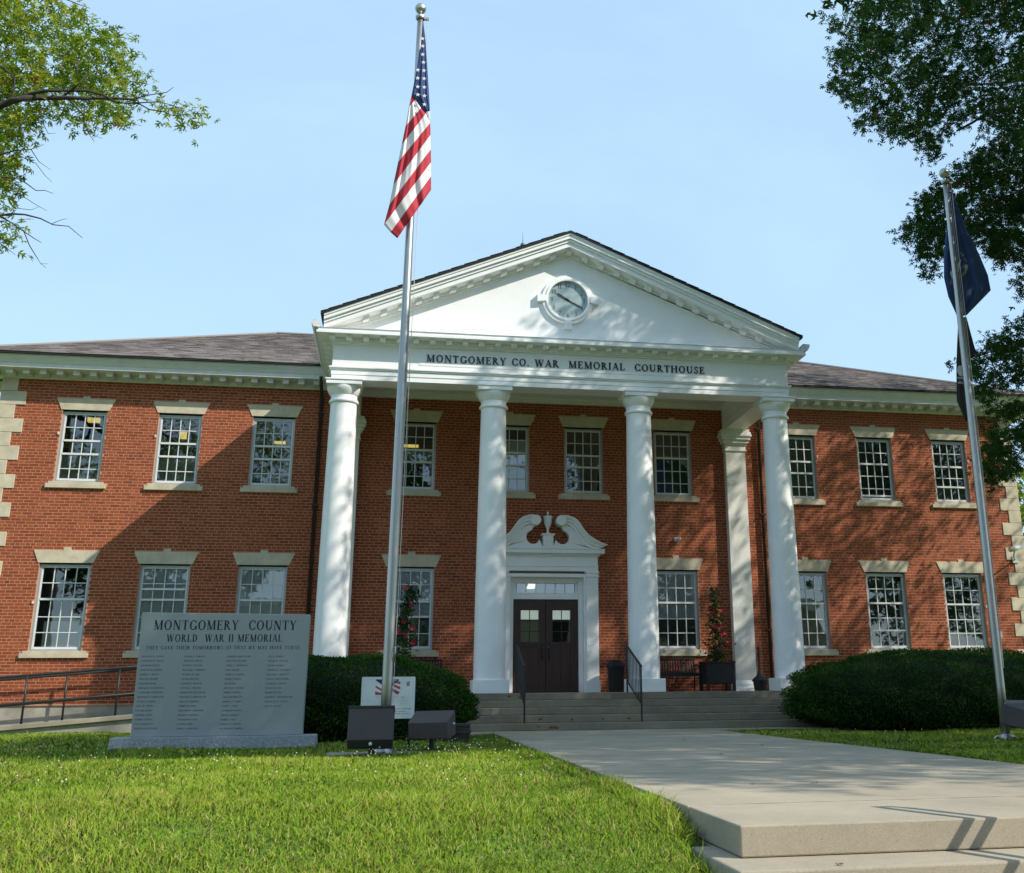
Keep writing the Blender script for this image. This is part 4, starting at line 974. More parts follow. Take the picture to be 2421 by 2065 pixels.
# gold arc of lettering and a scrap of the white seal
m = MB(); c0 = ony(*KS(395, 640), PRY+.02)
word = 'TH OF KENTUCKY'; rad = .245
for i, ch in enumerate(word):
    a = math.radians(48-8.6*i); px_ = c0+np.array((rad*math.cos(a), 0, rad*math.sin(a)))
    if ch == ' ': continue
    ux = np.array((math.sin(a), 0, -math.cos(a))); uz = np.array((math.cos(a), 0, math.sin(a)))
    text_mesh(m, ch, px_[0], px_[2], .026, .042, PRY+.02, .002, ux=ux, uz=uz)
m.build('lettering', M_['gold'], ky)['kind'] = 'stuff'
m = MB(); q = [ony(*KS(*p_), PRY+.03) for p_ in ((385, 700), (455, 615), (440, 690), (400, 740))]
m.prism([(p_[0], p_[2]) for p_ in q], PRY+.025, PRY+.028); m.build('seal', M_['cloth_w'], ky)
bd = []
pw = thing('flag', 'limp black flag with a white disc below the blue flag', 'flag', V3(ony(*KS(490, 1610), PRY+.15)))
B2(0, (438, 980), (488, 975), (430, 1150), (535, 1150)); B2(0, (430, 1150), (535, 1150), (425, 1300), (500, 1260)); B2(0, (425, 1300), (500, 1260), (428, 1500), (505, 1500)); B2(0, (428, 1500), (505, 1500), (480, 1620), (505, 1622)); B2(0, (500, 1150), (535, 1150), (503, 1245), (552, 1205))
cloth(bd, PRY+.14, 'cloth', M_['pow'], pw, seed=5, depth=.03, pleat=.012)
c = ony(*KS(452, 1312), PRY+.07); n = 20
MB().prism([(c[0]+.062*math.cos(2*math.pi*i/n), c[2]+.09*math.sin(2*math.pi*i/n)) for i in range(n)], PRY+.068, PRY+.071).build('disc', M_['cloth_w'], pw)
m = MB(); c = ony(*KS(432, 1362), PRY+.07)
text_mesh(m, 'POW', c[0], c[2], .11, .035, PRY+.07, .002); c = ony(*KS(434, 1392), PRY+.07); text_mesh(m, 'MIA', c[0], c[2], .09, .035, PRY+.07, .002)
m.build('lettering', M_['cloth_w'], pw)['kind'] = 'stuff'

# ---- war memorial stone
MY = -9.0
mo = thing('memorial_stone', 'grey granite war memorial slab engraved with columns of names, on a rough base', 'monument', (-5.9, MY+.1, -.72))
MB().hexa([(-7.30, MY-.12, -.74), (-4.55, MY-.12, -.74), (-4.55, MY+.38, -.74), (-7.30, MY+.38, -.74), (-7.275, MY-.10, -.528), (-4.565, MY-.10, -.528), (-4.565, MY+.36, -.528), (-7.275, MY+.36, -.528)]).build('base', M_['granite_rough'], mo, bevel=.012)
MB().hexa([(-7.035, MY, -.5275), (-4.755, MY, -.5275), (-4.755, MY+.22, -.5275), (-7.035, MY+.22, -.5275), (-7.055, MY, 1.148), (-4.748, MY, 1.128), (-4.748, MY+.22, 1.128), (-7.055, MY+.22, 1.148)]).build('slab', M_['granite'], mo, bevel=.008)
MX = lambda x, y: ony(250+x*.2461, 1430+y*.2461, MY)
def line(s, x0, x1, yb, yt, mt, depth=.0012, track=.10):
    a = MX(x0, yb); b_ = MX(x1, yb); hgt = (MX(x0, yt)-a)[2]
    m = MB(); text_mesh(m, s, a[0], (a[2]+b_[2])/2, b_[0]-a[0], hgt, MY, depth, track, flat=True); return m
for s_, x0_, x1_, yb_, yt_ in (('MONTGOMERY  COUNTY', 458, 1830, 243, 150), ('WORLD  WAR II MEMORIAL', 582, 1695, 357, 285)):
    a = MX(x0_, yb_); b_ = MX(x1_, yb_); letters(mo, s_, a[0], (a[2]+b_[2])/2, b_[0]-a[0], (MX(x0_, yt_)-a)[2], MY, .0012, .10, M_['engr'], True)
line('THEY GAVE THEIR TOMORROWS SO THAT WE MAY HAVE TODAY', 383, 1868, 430, 395, 'engr2', .001, .14).build('inscription', M_['engr2'], mo)['kind'] = 'stuff'
NAMES = [['MALCOLM P. ALFREY', 'CLARENCE W. BAILEY', 'RAYMOND BAILEY', 'DAWSON M. BARBER', 'ROBERT C. BOTTS', 'JOHN W. BRAMER', 'EARL BRANHAM', 'RONALD R. BUCHANAN', 'J. BERNARD CHANDLER', 'WILLIAM C. CONGLETON', 'GEORGE CONNER', 'PAUL W. CRAIG', 'CLAUDE CURRY', 'HERMAN CURRY', 'ROBERT CURTIS', 'BEN R. DEHAVEN', 'ROBERT D. FLETCHER'],
 ['GEORGE G. GIBSON', 'JACOB W. GIVENS', 'DAVID D. HATTON', 'WILLIAM C. HEDRICK', 'GEORGE W. HILL', 'OSCAR HOLLON', 'LEIGHTON HORTON', 'VICTOR L. HUGHES', 'HURLEY W. HUNTER JR', 'WALTER R. JOHNSON JR', 'WALTER KARRICK', 'JAMES W. LANE', 'WILLIAM W. LANDRUM', 'GILBERT LANSDALE', 'THEODORE LUTER', 'LUTHER MARK', 'EDWIN F. MARSHALL'],
 ['ANDREW GORDON MAY', 'BALLOCK MCGUIRE', 'JAMES C. MOBERLEY', 'PAUL MOORE', 'JAMES E. PATRICK', 'BARNES PIERCE', 'JOE PIERCE', 'JULIAN B. PORTER', 'SHIRLEY POWELL', 'WILLIAM PRESTON', 'DUDLEY P. RAMEY', 'CLYDE S. REED', 'RAYMOND REFFITT', 'JESSE B. ROGERS', 'ELMER P. ROSS', 'ROBERT D. SEXTON', 'W. DOUGLAS SORRELL'],
 ['JOE H. SORRELL', 'EDGAR W. SPENCER', 'FRANK THOMAS', 'ARTHUR B. TREADWAY', 'WILLIAM C. TRIPLETT', 'JACK D. WILLOUGHBY', 'CLARENCE WILSON', 'DAVID WILSON', 'HOMER WILSON', 'HOWARD F. WORKMAN JR', 'FREDERICK W. YOUNG', 'CARL R. CASTLE']]
for ci, nm in enumerate(NAMES):
    m = MB()
    for r, s in enumerate(nm):
        f = r/16; x = (345-78*f, 752-72*f, 1165-70*f, 1562-62*f)[ci]; y = 505+r*43.4
        a = MX(x, y); text_mesh(m, s, a[0], a[2], None, .021, MY, .001, .12, flat=True)
    m.build('name_column', M_['engr2'], mo)['kind'] = 'stuff'

# ---- white notice behind the pole
SY = -9.8
a = ony(856, 1601, SY); b_ = ony(979, 1699, SY); sx0, sx1, sz0, sz1 = a[0], b_[0], b_[2], a[2]
sg = thing('notice_board', 'white notice board with a faded flag picture behind the flagpole', 'sign', ((sx0+sx1)/2, SY+.05, -.7))
k = .03
bo_ = MB().prism([(sx0, sz0), (sx1-k, sz0), (sx1, sz0+k), (sx1, sz1-.01), (sx1-.01, sz1), (sx0+.01, sz1), (sx0, sz1-.01)], SY, SY+.012).build('board', M_['signw'], sg)
for x in (sx0+.05, sx1-.06): MB().box(x-.018, x+.018, SY+.0125, SY+.045, -.8, sz1+.02).build('post', M_['black'], sg)
SX = lambda x, y: ony(700+x*.2413, 1530+y*.2413, SY)
fa, fb = SX(782, 318), SX(1018, 468); fw_, fh_ = fb[0]-fa[0], fa[2]-fb[2]
fq = lambda u, v: (fa[0]+fw_*u, fb[2]+fh_*v)
def quad(ps, mt, nm, e): MB().prism([fq(*p_) for p_ in ps], SY-e, SY-.0003).build(nm, M_[mt], bo_)
quad([(0, .93), (.5, .38), (.95, .95), (.9, 1), (0, 1)], 'signb', 'canton', .001)
for i, (l, r) in enumerate((((0, .60), (.30, .34)), ((0, .25), (.12, .12)))):
    quad([(0, l[1]), (0, l[1]-.12), (r[0], r[1]-.14), (r[0], r[1])], 'signr', 'stripe', .0012)
quad([(0, 0), (.2, 0), (.62, 0), (0, .22)][:3]+[(.3, .1), (0, .22)], 'signr', 'stripe', .0013)
for u0, v0, u1, v1 in ((.58, .50, 1, .02), (.72, .68, 1, .36), (.86, .86, 1, .70)):
    quad([(u0, v0), (u0-.06, v0-.1), (u1-.1 if u1 == 1 and v1 < .1 else 1, max(0, v1-.02)), (1, v1+.14)], 'signr', 'stripe', .0014)
for u, v in ((.42, .9), (.55, .92), (.68, .93), (.8, .94), (.48, .8), (.6, .8), (.72, .82), (.5, .66), (.6, .68)):
    quad([(u-.03, v-.03), (u+.03, v-.03), (u+.03, v+.03), (u-.03, v+.03)], 'signw', 'star', .0018)
def sline(s, x0, x1, yb, yt, mt):
    a = SX(x0, yb); b2 = SX(x1, yb); m = MB(); text_mesh(m, s, a[0], a[2], b2[0]-a[0], (SX(x0, yt)-a)[2], SY, .0008, .12, flat=True); m.build('print', M_[mt], bo_)['kind'] = 'stuff'
sline('PLEASE SUPPORT THE', 778, 1062, 503, 485, 'signpk'); sline('WAR MEMORIAL FUND', 700, 1090, 540, 520, 'signp'); sline('COURTHOUSE LAWN', 740, 1060, 570, 552, 'signp')
sline('FOR INFORMATION PLEASE WRITE', 880, 1130, 613, 602, 'signk'); sline('WAR MEMORIAL', 960, 1072, 637, 627, 'signk'); sline('MT. STERLING, KY 40353', 910, 1112, 660, 649, 'signk')
quad([(1.25, .55), (1.38, .55), (1.38, .86), (1.25, .82)], 'blind_m', 'sticker', .001)

# ---- floodlights
def flood_body(t, c, wd, hg, dp, yaw, tilt, slope):
    """boxy floodlight housing seen from behind; c = centre of the back face"""
    cy, sy = math.cos(yaw), math.sin(yaw); ct, stl = math.cos(tilt), math.sin(tilt)
    def P(u, v, w):                                       # u across, v up, w away from the viewer
        v2, w2 = v*ct+w*stl, w*ct-v*stl
        return (c[0]+u*cy-w2*sy, c[1]+u*sy+w2*cy, c[2]+v2)
    return P
t = thing('floodlight', 'dark bronze floodlight with a white photocell in front of the flagpole foot', 'floodlight', (-3.78, -11.4, -.72), 'floodlights at the flagpoles')
c = ony(877, 1711, -11.42); P = flood_body(t, c, .55, .40, .25, R_(-2), R_(-14), 0)
hw, hh = .272, .20
MB().hexa([P(-hw, -hh, 0), P(hw, -hh, 0), P(hw, -hh+.03, .24), P(-hw, -hh+.03, .24), P(-hw, hh, 0), P(hw, hh, 0), P(hw, hh, .24), P(-hw, hh, .24)]).build('housing', M_['brown'], t, bevel=.012)
MB().hexa([P(-hw-.006, hh-.018, -.012), P(hw+.006, hh-.018, -.012), P(hw+.006, hh-.018, .25), P(-hw-.006, hh-.018, .25), P(-hw-.006, hh+.012, -.012), P(hw+.006, hh+.012, -.012), P(hw+.006, hh+.012, .25), P(-hw-.006, hh+.012, .25)]).build('rim', M_['brown_d'], t, bevel=.006)
MB().hexa([P(-hw+.004, -hh-.075, .05), P(hw-.004, -hh-.075, .05), P(hw-.004, -hh-.06, .2), P(-hw+.004, -hh-.06, .2), P(-hw+.004, -hh-.001, .012), P(hw-.004, -hh-.001, .012), P(hw-.004, -hh+.002, .23), P(-hw+.004, -hh+.002, .23)]).build('lower_box', M_['brown_d'], t, bevel=.006)
q = P(.005, -hh-.035, .022); MB().ball((q[0], q[1], q[2]), .022, 8).build('photocell', M_['signw'], t, smooth=True)
q = P(.02, -hh-.07, .12)
MB().box(q[0]-.055, q[0]+.055, q[1]-.05, q[1]+.05, -.73, q[2]-.06).box(q[0]-.04, q[0]+.04, q[1]-.03, q[1]+.03, q[2]-.065, q[2]+.02).build('stand', M_['black'], t)
def wedge_flood(label, pts, base_xy):
    t = thing('floodlight', label, 'floodlight', (base_xy[0], base_xy[1], -.72), 'floodlights at the flagpoles')
    MB().hexa(pts).build('housing', M_['brown'], t, bevel=.012)
    zb = min(p_[2] for p_ in pts)
    MB().lathe([(.09, -.74), (.09, -.69), (.05, -.67), (.035, -.66), (.035, zb+.03)], base_xy[0], base_xy[1], 12).build('stand', M_['black'], t)
    return t
Y0, Y1 = -10.95, -10.45
lo_f = [ony(965, 1748, Y0), ony(1059, 1748, Y0)]; up_f = [ony(964, 1709, Y0), ony(1058, 1707, Y0)]
up_b = [ony(983, 1681, Y1), ony(1076, 1679, Y1)]; lo_b = [ony(984, 1737, Y1), ony(1078, 1737, Y1)]
t = wedge_flood('dark bronze floodlight with a sloping back, right of the flagpole foot', [V3(lo_f[0]), V3(lo_f[1]), V3(lo_b[1]), V3(lo_b[0]), V3(up_f[0]), V3(up_f[1]), V3(up_b[1]), V3(up_b[0])], (-3.02, -10.7))
c = ony(1073, 1711, -10.68); MB().ball(V3(c), .016, 6).build('photocell', M_['signw'], t, smooth=True)
Y0, Y1 = PRY-.55, PRY-.28
lo_f = [ony(2364, 1712, Y0), ony(2480, 1738, Y0-.25)]; up_f = [ony(2372, 1664, Y0), ony(2484, 1700, Y0-.25)]
up_b = [ony(2376, 1655, Y1), ony(2505, 1656, Y1)]; lo_b = [ony(2372, 1712, Y1), ony(2505, 1722, Y1)]
wedge_flood('dark bronze floodlight at the right edge beside the shorter flagpole', [V3(lo_f[0]), V3(lo_f[1]), V3(lo_b[1]), V3(lo_b[0]), V3(up_f[0]), V3(up_f[1]), V3(up_b[1]), V3(up_b[0])], (float(ony(2440, 1700, PRY-.5)[0]), PRY-.45))

# ---- stair handrails
for x, nm in ((-1.08, 'left'), (1.155, 'right')):
    t = thing('stair_railing', 'black iron stair railing to the '+nm+' of the door', 'railing', (x, -4.0, -.3), 'stair railings')
    yb, zb, yt, zt = -4.66, -.537, -3.42, 0.0
    MB().tube([(x, yb, zb), (x, yb, .485)], .018, 8).build('post', M_['black'], t); MB().tube([(x, yt, zt), (x, yt, .915)], .018, 8).build('post', M_['black'], t)
    MB().tube([(x, yb-.03, .475), (x, yb, .49), (x, yt, .918), (x, yt+.05, .925)], .022, 8).build('handrail', M_['black'], t, smooth=True)
    MB().tube([(x, yb, -.22), (x, yt, .21)], .014, 8).build('lower_rail', M_['black'], t)
    for k in range(1, 10):
        f = k/10; y = yb+(yt-yb)*f; MB().tube([(x, y, -.22+.43*f), (x, y, .488+.43*f)], .009, 6).build('baluster', M_['black'], t)

# ---- benches
def bench(label, x0, x1):
    t = thing('bench', label, 'bench', ((x0+x1)/2, -.45, 0), 'benches on the porch')
    for x in (x0+.04, x1-.04):
        MB().tube([(x, -.20, .72), (x, -.28, .40), (x, -.24, .002)], .02, 8).build('leg', M_['blackm'], t)
        MB().tube([(x, -.70, .40), (x, -.70, .002)], .02, 8).build('leg', M_['blackm'], t)
        MB().tube([(x, -.24, .58), (x, -.5, .60), (x, -.70, .56), (x, -.70, .40)], .018, 8).build('armrest', M_['blackm'], t)
    MB().tube([(x0, -.20, .725), (x1, -.20, .725)], .022, 8).build('top_rail', M_['blackm'], t)
    MB().box(x0, x1, -.30, -.26, .385, .42).build('back_rail', M_['blackm'], t)
    n = int((x1-x0)/.062)
    for k in range(n):
        x = x0+.03+(x1-x0-.06)*k/(n-1)
        MB().hexa([(x-.018, -.275, .42), (x+.018, -.275, .42), (x+.018, -.267, .42), (x-.018, -.267, .42), (x-.018, -.205, .715), (x+.018, -.205, .715), (x+.018, -.197, .715), (x-.018, -.197, .715)]).build('slat', M_['blackm'], t)
    for k in range(7): y = -.32-.062*k; MB().box(x0, x1, y-.022, y+.022, .40, .415).build('seat_slat', M_['blackm'], t)
    MB().box(x0, x1, -.72, -.69, .33, .40).build('front_rail', M_['blackm'], t)
bench('black slatted bench under the window right of the door', 2.15, 3.50)
bench('black slatted bench under the window left of the door, mostly behind the shrub', -3.75, -2.40)

# ---- waste bin, ash urn
t = thing('waste_bin', 'black domed waste bin beside the door case', 'bin', (1.52, -.55, 0))
MB().lathe([(.16, .002), (.165, .02), (.195, .52), (.20, .53)], 1.52, -.55, 24).build('body', M_['blackm'], t, auto=40)
MB().lathe([(.215, .535), (.22, .56), (.22, .60), (.19, .66), (.12, .70), (.02, .715)], 1.52, -.55, 24).build('lid', M_['blackm'], t, auto=40)
MB().box(1.42, 1.62, -.775, -.745, .57, .65).build('flap', M_['black'], t)
c = ony(1798, 1630, -2.0)
t = thing('ash_urn', 'black ash urn with a long narrow neck beside the right-hand column', 'ash urn', (float(c[0]), -2.0, 0))
MB().lathe([(.125, .002), (.13, .02), (.155, .20), (.175, .205), (.175, .235)], c[0], -2.0, 20).build('pot', M_['blackm'], t, auto=40)
MB().lathe([(.165, .2355), (.15, .26), (.08, .32), (.05, .37), (.032, .43), (.025, .6), (.022, .88), (.03, .90), (.03, .93), (.01, .945)], c[0], -2.0, 20).build('neck', M_['brown_d'], t, auto=40)

# ---- planter boxes with flowering vines
def planter(label, x0, x1, y0, y1):
    t = thing('planter', label, 'planter', ((x0+x1)/2, (y0+y1)/2, 0), 'planters on the porch')
    for x in (x0+.03, x1-.03):
        for y in (y0+.03, y1-.03): MB().box(x-.03, x+.03, y-.03, y+.03, .001, .66).build('leg', M_['blackm'], t)
    MB().box(x0+.01, x1-.01, y0+.01, y1-.01, .16, .62).build('box', M_['blackm'], t, bevel=.01)
    MB().box(x0-.02, x1+.02, y0-.02, y0+.03, .6205, .65).box(x0-.02, x1+.02, y1-.03, y1+.02, .6205, .65).box(x0-.02, x0+.03, y0+.0305, y1-.0305, .6205, .65).box(x1-.03, x1+.02, y0+.0305, y1-.0305, .6205, .65).build('rim', M_['blackm'], t)
    MB().box(x0+.02, x1-.02, y0+.02, y1-.02, .60, .625).build('soil', M_['barrel'], t)
planter('black square planter box at the right end of the porch bench', 3.49, 4.16, -1.2, -.6)
planter('black square planter box hidden behind the left shrub, under the flowering vine', -3.60, -2.98, -1.2, -.6)

# ---- cameras and boxes on the right-hand corner
t = thing('security_camera', 'white bullet camera on the right-hand corner quoins', 'camera', (12.3, -.05, 3.2))
c = Vector(V3(ony(2402, 1297, -.55)))
MB().tube([c+Vector((-.20, -.06, -.045)), c+Vector((.19, .06, .055))], .062, 12).build('body', M_['camw'], t, smooth=True)
MB().tube([c+Vector((-.05, 0, -.07)), c+Vector((.0, .15, -.18)), Vector((12.2, -.02, c.z-.22))], .018, 8).build('arm', M_['alu'], t)
MB().box(12.12, 12.28, -.05, -.0225, c.z-.30, c.z-.14).build('plate', M_['camw'], t)
t = thing('utility_box', 'small grey meter fitting on the wall beside the lowest right window', 'utility box', (11.5, -.05, 1.2))
c = ony(2363, 1497, -.05)
MB().box(c[0]-.06, c[0]+.05, -.09, -.006, c[2]-.11, c[2]+.04).build('case', M_['alu'], t); MB().tube([(c[0]-.02, -.05, c[2]+.04), (c[0]-.02, -.05, c[2]+.17)], .022, 8).build('pipe', M_['alu'], t)
t = thing('wall_floodlight', 'small dark lamp head low on the right-hand corner', 'lamp', (12.35, -.1, .9))
c = ony(2417, 1551, -.3); MB().ball(V3(c), .09, 8, sz=.6).tube([V3(c), (12.4, -.02, c[2]-.05)], .02, 6).build('head', M_['blackm'], t, smooth=True)

# ---- centre handrail of the lower steps, just right of the frame, throws the looped shadow
sp = onz(2062, 1907, ZW); hx_ = float(sp[0])+1.5/1.45*.87; hy_ = float(sp[1])-.87/1.45
t = thing('step_handrail', 'iron handrail of the lower steps whose looped shadow falls on the landing and treads', 'railing', (hx_, hy_-.9, -.8))
dn = np.array((0, -1.0, -.43)); e0 = np.array((hx_, hy_, ZW+.87))
up_ = [e0+dn*k for k in (.12, 1.0, 2.1)]; lw_ = [e0+dn*k-np.array((0, 0, .17)) for k in (.10, 1.0, 2.1)]
pth = [tuple(q) for q in up_[::-1]]+[tuple(e0+np.array((0, .0, -.02))), tuple(e0+np.array((0, .035, -.09))), tuple(e0+np.array((0, .0, -.155)))]+[tuple(q) for q in lw_]
MB().tube(pth, .027, 8).build('handrail', M_['black'], t, smooth=True)
for k in (1.25, 2.05):
    q = e0+dn*k; MB().tube([tuple(q), (q[0], q[1], -1.16 if k < 1.6 else -1.49)], .016, 8).build('post', M_['black'], t)

# ---- dark barrel by the left shrub
c = onz(1088, 1757, -.69)
t = thing('barrel_planter', 'low dark ribbed tub tucked behind the floodlight and shrub', 'tub', V3(c))
MB().lathe([(.20, -.72), (.235, -.62), (.25, -.53), (.235, -.44), (.22, -.43), (.21, -.46)], c[0]-.1, c[1], 24).build('tub', M_['barrel'], t, auto=40)
for z, r in ((-.66, .235), (-.55, .258), (-.455, .245)): MB().lathe([(r-.01, z), (r+.004, z+.006), (r+.004, z+.034), (r-.01, z+.04)], c[0]-.1, c[1], 24).build('hoop', M_['brown_d'], t)

# ---- fallen leaves on the walk
for i, q in enumerate(((1706, 1784), (1617, 1750), (1925, 1851), (1802, 1762), (1985, 2045), (1780, 1855))):
    c = onz(*q, ZW+.003) if i != 4 else onz(*q, ZW-.160)
    m = MB(); r = (.02, .03, .035, .025, .022, .018)[i]; pts = [(c[0], c[1], c[2]+.004)]
    for k in range(10): a = 2*math.pi*k/10+i; rr = r*(1 if k % 2 == 0 else .45); pts.append((c[0]+rr*1.3*math.cos(a), c[1]+rr*math.sin(a), c[2]+.001+.004*(k % 3)))
    m.add(pts, [(0, k+1, (k+1) % 10+1) for k in range(10)])
    tag(m.build('fallen_leaf', M_['rust'], loc=V3(c)), ('small brown leaf on the walk below the steps', 'brown leaf on the shaded walk nearest the steps, left of centre', 'tan curled leaf in the sunny part of the walk', 'small brown leaf on the shaded walk towards the right lawn', 'brown leaf lying on the second lower tread', 'tiny brown scrap on the sunlit walk near the left edge')[i], 'leaf', 'fallen leaves on the walk')
# ================================================================== VEGETATION
def in_poly(px, py, poly):
    px = np.asarray(px); py = np.asarray(py); r = np.zeros(px.shape, bool); n = len(poly); j = n-1
    for i in range(n):
        xi, yi = poly[i]; xj, yj = poly[j]
        c_ = ((yi > py) != (yj > py)) & (px < (xj-xi)*(py-yi)/((yj-yi) or 1e-9)+xi); r ^= c_; j = i
    return r
def rot_frames(n, up=.6):
    """random frames whose normals lean upwards"""
    nrm = rng.normal(size=(n, 3)); nrm[:, 2] = np.abs(nrm[:, 2])*.8+up; nrm /= np.linalg.norm(nrm, axis=1)[:, None]
    t = rng.normal(size=(n, 3)); t -= nrm*(t*nrm).sum(1)[:, None]; t /= np.linalg.norm(t, axis=1)[:, None]
    return t, np.cross(nrm, t), nrm
LOBES5 = [(0, 0, 1.0, .24), (.12, 62, .62, .20), (.12, -62, .62, .20), (.42, 48, .52, .18), (.42, -48, .52, .18)]
LOBES3 = [(0, 0, 1.0, .34), (.2, 58, .66, .26), (.2, -58, .66, .26)]
def leaf_mesh(Cn, size, lobes):
    n = len(Cn); t, b, nn = rot_frames(n); V = []; fl = rng.uniform(-.25, .25, n)
    for st_, ang, ln, w in lobes:
        a = math.radians(ang); dx, dy = math.cos(a), math.sin(a)
        for u, v, z in ((0, 0, 0), (ln*.45, -w/2, .06), (ln, 0, -.12), (ln*.45, w/2, .06)):
            X = (st_+u*dx-v*dy); Yv = (u*dy+v*dx)
            V.append(Cn+t*(X*size)[:, None]+b*(Yv*size)[:, None]+nn*((z+abs(Yv)*fl)*size)[:, None])
    k = len(lobes)*4; V = np.stack(V, 1).reshape(-1, 3)
    F = (np.arange(n)[:, None, None]*k+np.arange(len(lobes))[None, :, None]*4+np.arange(4)[None, None, :]).reshape(-1, 4)
    return V, F, len(lobes)
def merge(parts):
    Vs, Fs, Bs = [], [], []; o = 0
    for V, F, B_ in parts: Vs.append(V); Fs.append(F+o); Bs.append(B_); o += len(V)
    return np.concatenate(Vs), np.concatenate(Fs), np.concatenate(Bs)
def cluster_leaves(centres, per, sig, smin, smax, lobes, tone=None):
    n = len(centres); idx = np.repeat(np.arange(n), per)
    off = rng.normal(size=(len(idx), 3))*np.array([sig, sig, sig*.75])
    P_ = centres[idx]+off; sz = rng.uniform(smin, smax, len(idx)); V, F, L = leaf_mesh(P_, sz, lobes)
    tn = rng.normal(0, .13, n) if tone is None else tone
    bvv = np.clip(.45+tn[idx]+rng.normal(0, .16, len(idx)), 0, .93); bvv[rng.random(len(idx)) < .012] = 1
    return V, F, np.repeat(bvv, L)
def ellipsoid_pts(n, c, r, rmin=.45):
    p = rng.normal(size=(n, 3)); p /= np.linalg.norm(p, axis=1)[:, None]; q = rng.uniform(rmin**3, 1, n)**(1/3)
    lump = 1+.16*np.sin(p[:, 0]*5+1)*np.sin(p[:, 1]*6+2)+.12*np.sin(p[:, 2]*9+p[:, 0]*4)
    return np.array(c)+p*(q*lump)[:, None]*np.array(r)
def inframe(P_, mg=45):
    u, v, d = proj(P_); return (d > .3) & (u > -mg) & (u < W+mg) & (v > -mg) & (v < H+mg)
def mask_pts(n, poly, y0, y1):
    xs_ = [p_[0] for p_ in poly]; ys_ = [p_[1] for p_ in poly]; out = []
    u = rng.uniform(min(xs_), max(xs_), n*4); v = rng.uniform(min(ys_), max(ys_), n*4)
    k = in_poly(u, v, poly); u, v = u[k][:n], v[k][:n]; Yv = rng.uniform(y0, y1, len(u))
    d = CF[None, :]+CR[None, :]*((u-W/2-PPX)/FPX)[:, None]-CU[None, :]*((v-H/2-PPY)/FPX)[:, None]
    return CC+d*((Yv-CC[1])/d[:, 1])[:, None]
def limb(mb, a, b, r0, r1, sag=.0, n=5, wob=.12):
    a, b = Vector(a), Vector(b); L = (b-a).length; pts = []; rd = []
    w1 = Vector((random.uniform(-1, 1), random.uniform(-1, 1), random.uniform(-1, 1)))*L*wob
    for k in range(n+1):
        t = k/n; pts.append(a.lerp(b, t)+w1*math.sin(math.pi*t)*.5+Vector((0, 0, sag*math.sin(math.pi*t)*L))); rd.append(r0+(r1-r0)*t**.8)
    mb.tube(pts, rd, 6); return pts
def branches(centres, trunk_top, trunk_low, nl, nb, mbk, r0=.16, twig=None):
    """limbs from the trunk towards groups of clusters, then twigs to single clusters"""
    mb = MB(); C_ = centres[rng.permutation(len(centres))]
    hubs = []
    for c_ in C_[:nl]:
        s = Vector(trunk_low).lerp(Vector(trunk_top), random.uniform(.1, 1))
        pts = limb(mb, s, Vector(c_), r0*random.uniform(.5, 1), .02, .06, 6); hubs += pts[2:]
    H_ = np.array([tuple(h) for h in hubs])
    for c_ in (C_[nl:nl+nb] if twig is None else twig[rng.permutation(len(twig))[:nb]]):
        j = np.argmin(((H_-c_)**2).sum(1))
        if ((H_[j]-c_)**2).sum() > 1.7: continue
        limb(mb, tuple(H_[j]), c_, .022, .006, .02, 3, .2)
    return mb

# ---- right-hand pin oak (crown hangs into the frame from the right)
POLY_R = [
 [(2037, -60), (2037, 0), (1993, 40), (1946, 42), (1981, 75), (2003, 92), (1967, 135), (1979, 170), (1963, 198), (2007, 242), (2037, 261), (2027, 305), (2070, 317), (2146, 333), (2191, 337), (2177, 384), (2217, 368), (2241, 325), (2296, 269), (2340, 257), (2320, 313), (2375, 313), (2403, 289), (2470, 270), (2470, -60)],
 [(2336, 341), (2276, 384), (2245, 408), (2213, 440), (2197, 456), (2165, 475), (2169, 515), (2142, 535), (2130, 563), (2157, 574), (2161, 606), (2193, 618), (2173, 634), (2197, 670), (2217, 630), (2240, 570), (2320, 574), (2344, 610), (2379, 642), (2470, 642), (2470, 300), (2403, 300)],
 [(2470, 735), (2421, 748), (2388, 767), (2350, 801), (2308, 801), (2327, 827), (2289, 865), (2244, 850), (2252, 876), (2290, 884), (2301, 926), (2324, 948), (2350, 940), (2377, 918), (2421, 905), (2470, 900)],
 [(2345, 968), (2320, 983), (2324, 1001), (2380, 986), (2399, 994), (2388, 1009), (2346, 1020), (2335, 1050), (2312, 1095), (2317, 1139), (2355, 1158), (2385, 1124), (2421, 1083), (2470, 1075), (2470, 950), (2400, 955)],
 [(2399, 665), (2421, 655), (2470, 660), (2470, 720), (2421, 700), (2405, 690)]]
RT = (13.2, -7.6)
cl_in = np.concatenate([mask_pts(n_, pl, -9.3, -4.6) for n_, pl in zip((980, 600, 150, 130, 24), POLY_R)])
vol = ellipsoid_pts(4600, (12.2, -8.3, 11.2), (8.0, 6.0, 7.4)); vol = vol[~inframe(vol)]; vol = vol[(vol[:, 1] < -1.6) & (vol[:, 2] > 2.4)]
tt = -3.2-vol[:, 1]; px_s = vol[:, 0]-1.5*tt; pz_s = vol[:, 2]-1.45*tt          # shade thrown on the gable plane
vol = vol[~((tt > 0) & (px_s < .3) & (pz_s > 6.2))]
lumps = np.sin(vol[:, 0]*1.25+.4)*np.sin(vol[:, 1]*1.1+1.7)+np.sin(vol[:, 2]*1.15+vol[:, 0]*.5)*.8+.35*np.sin(vol[:, 0]*2.9-vol[:, 2]*2.3)
vol = vol[lumps > -.12]                                    # boughs with open air between them
tR_ = thing('oak_tree', 'pin oak whose dark leafy boughs hang in at the upper right', 'tree', (RT[0], RT[1], -.7))
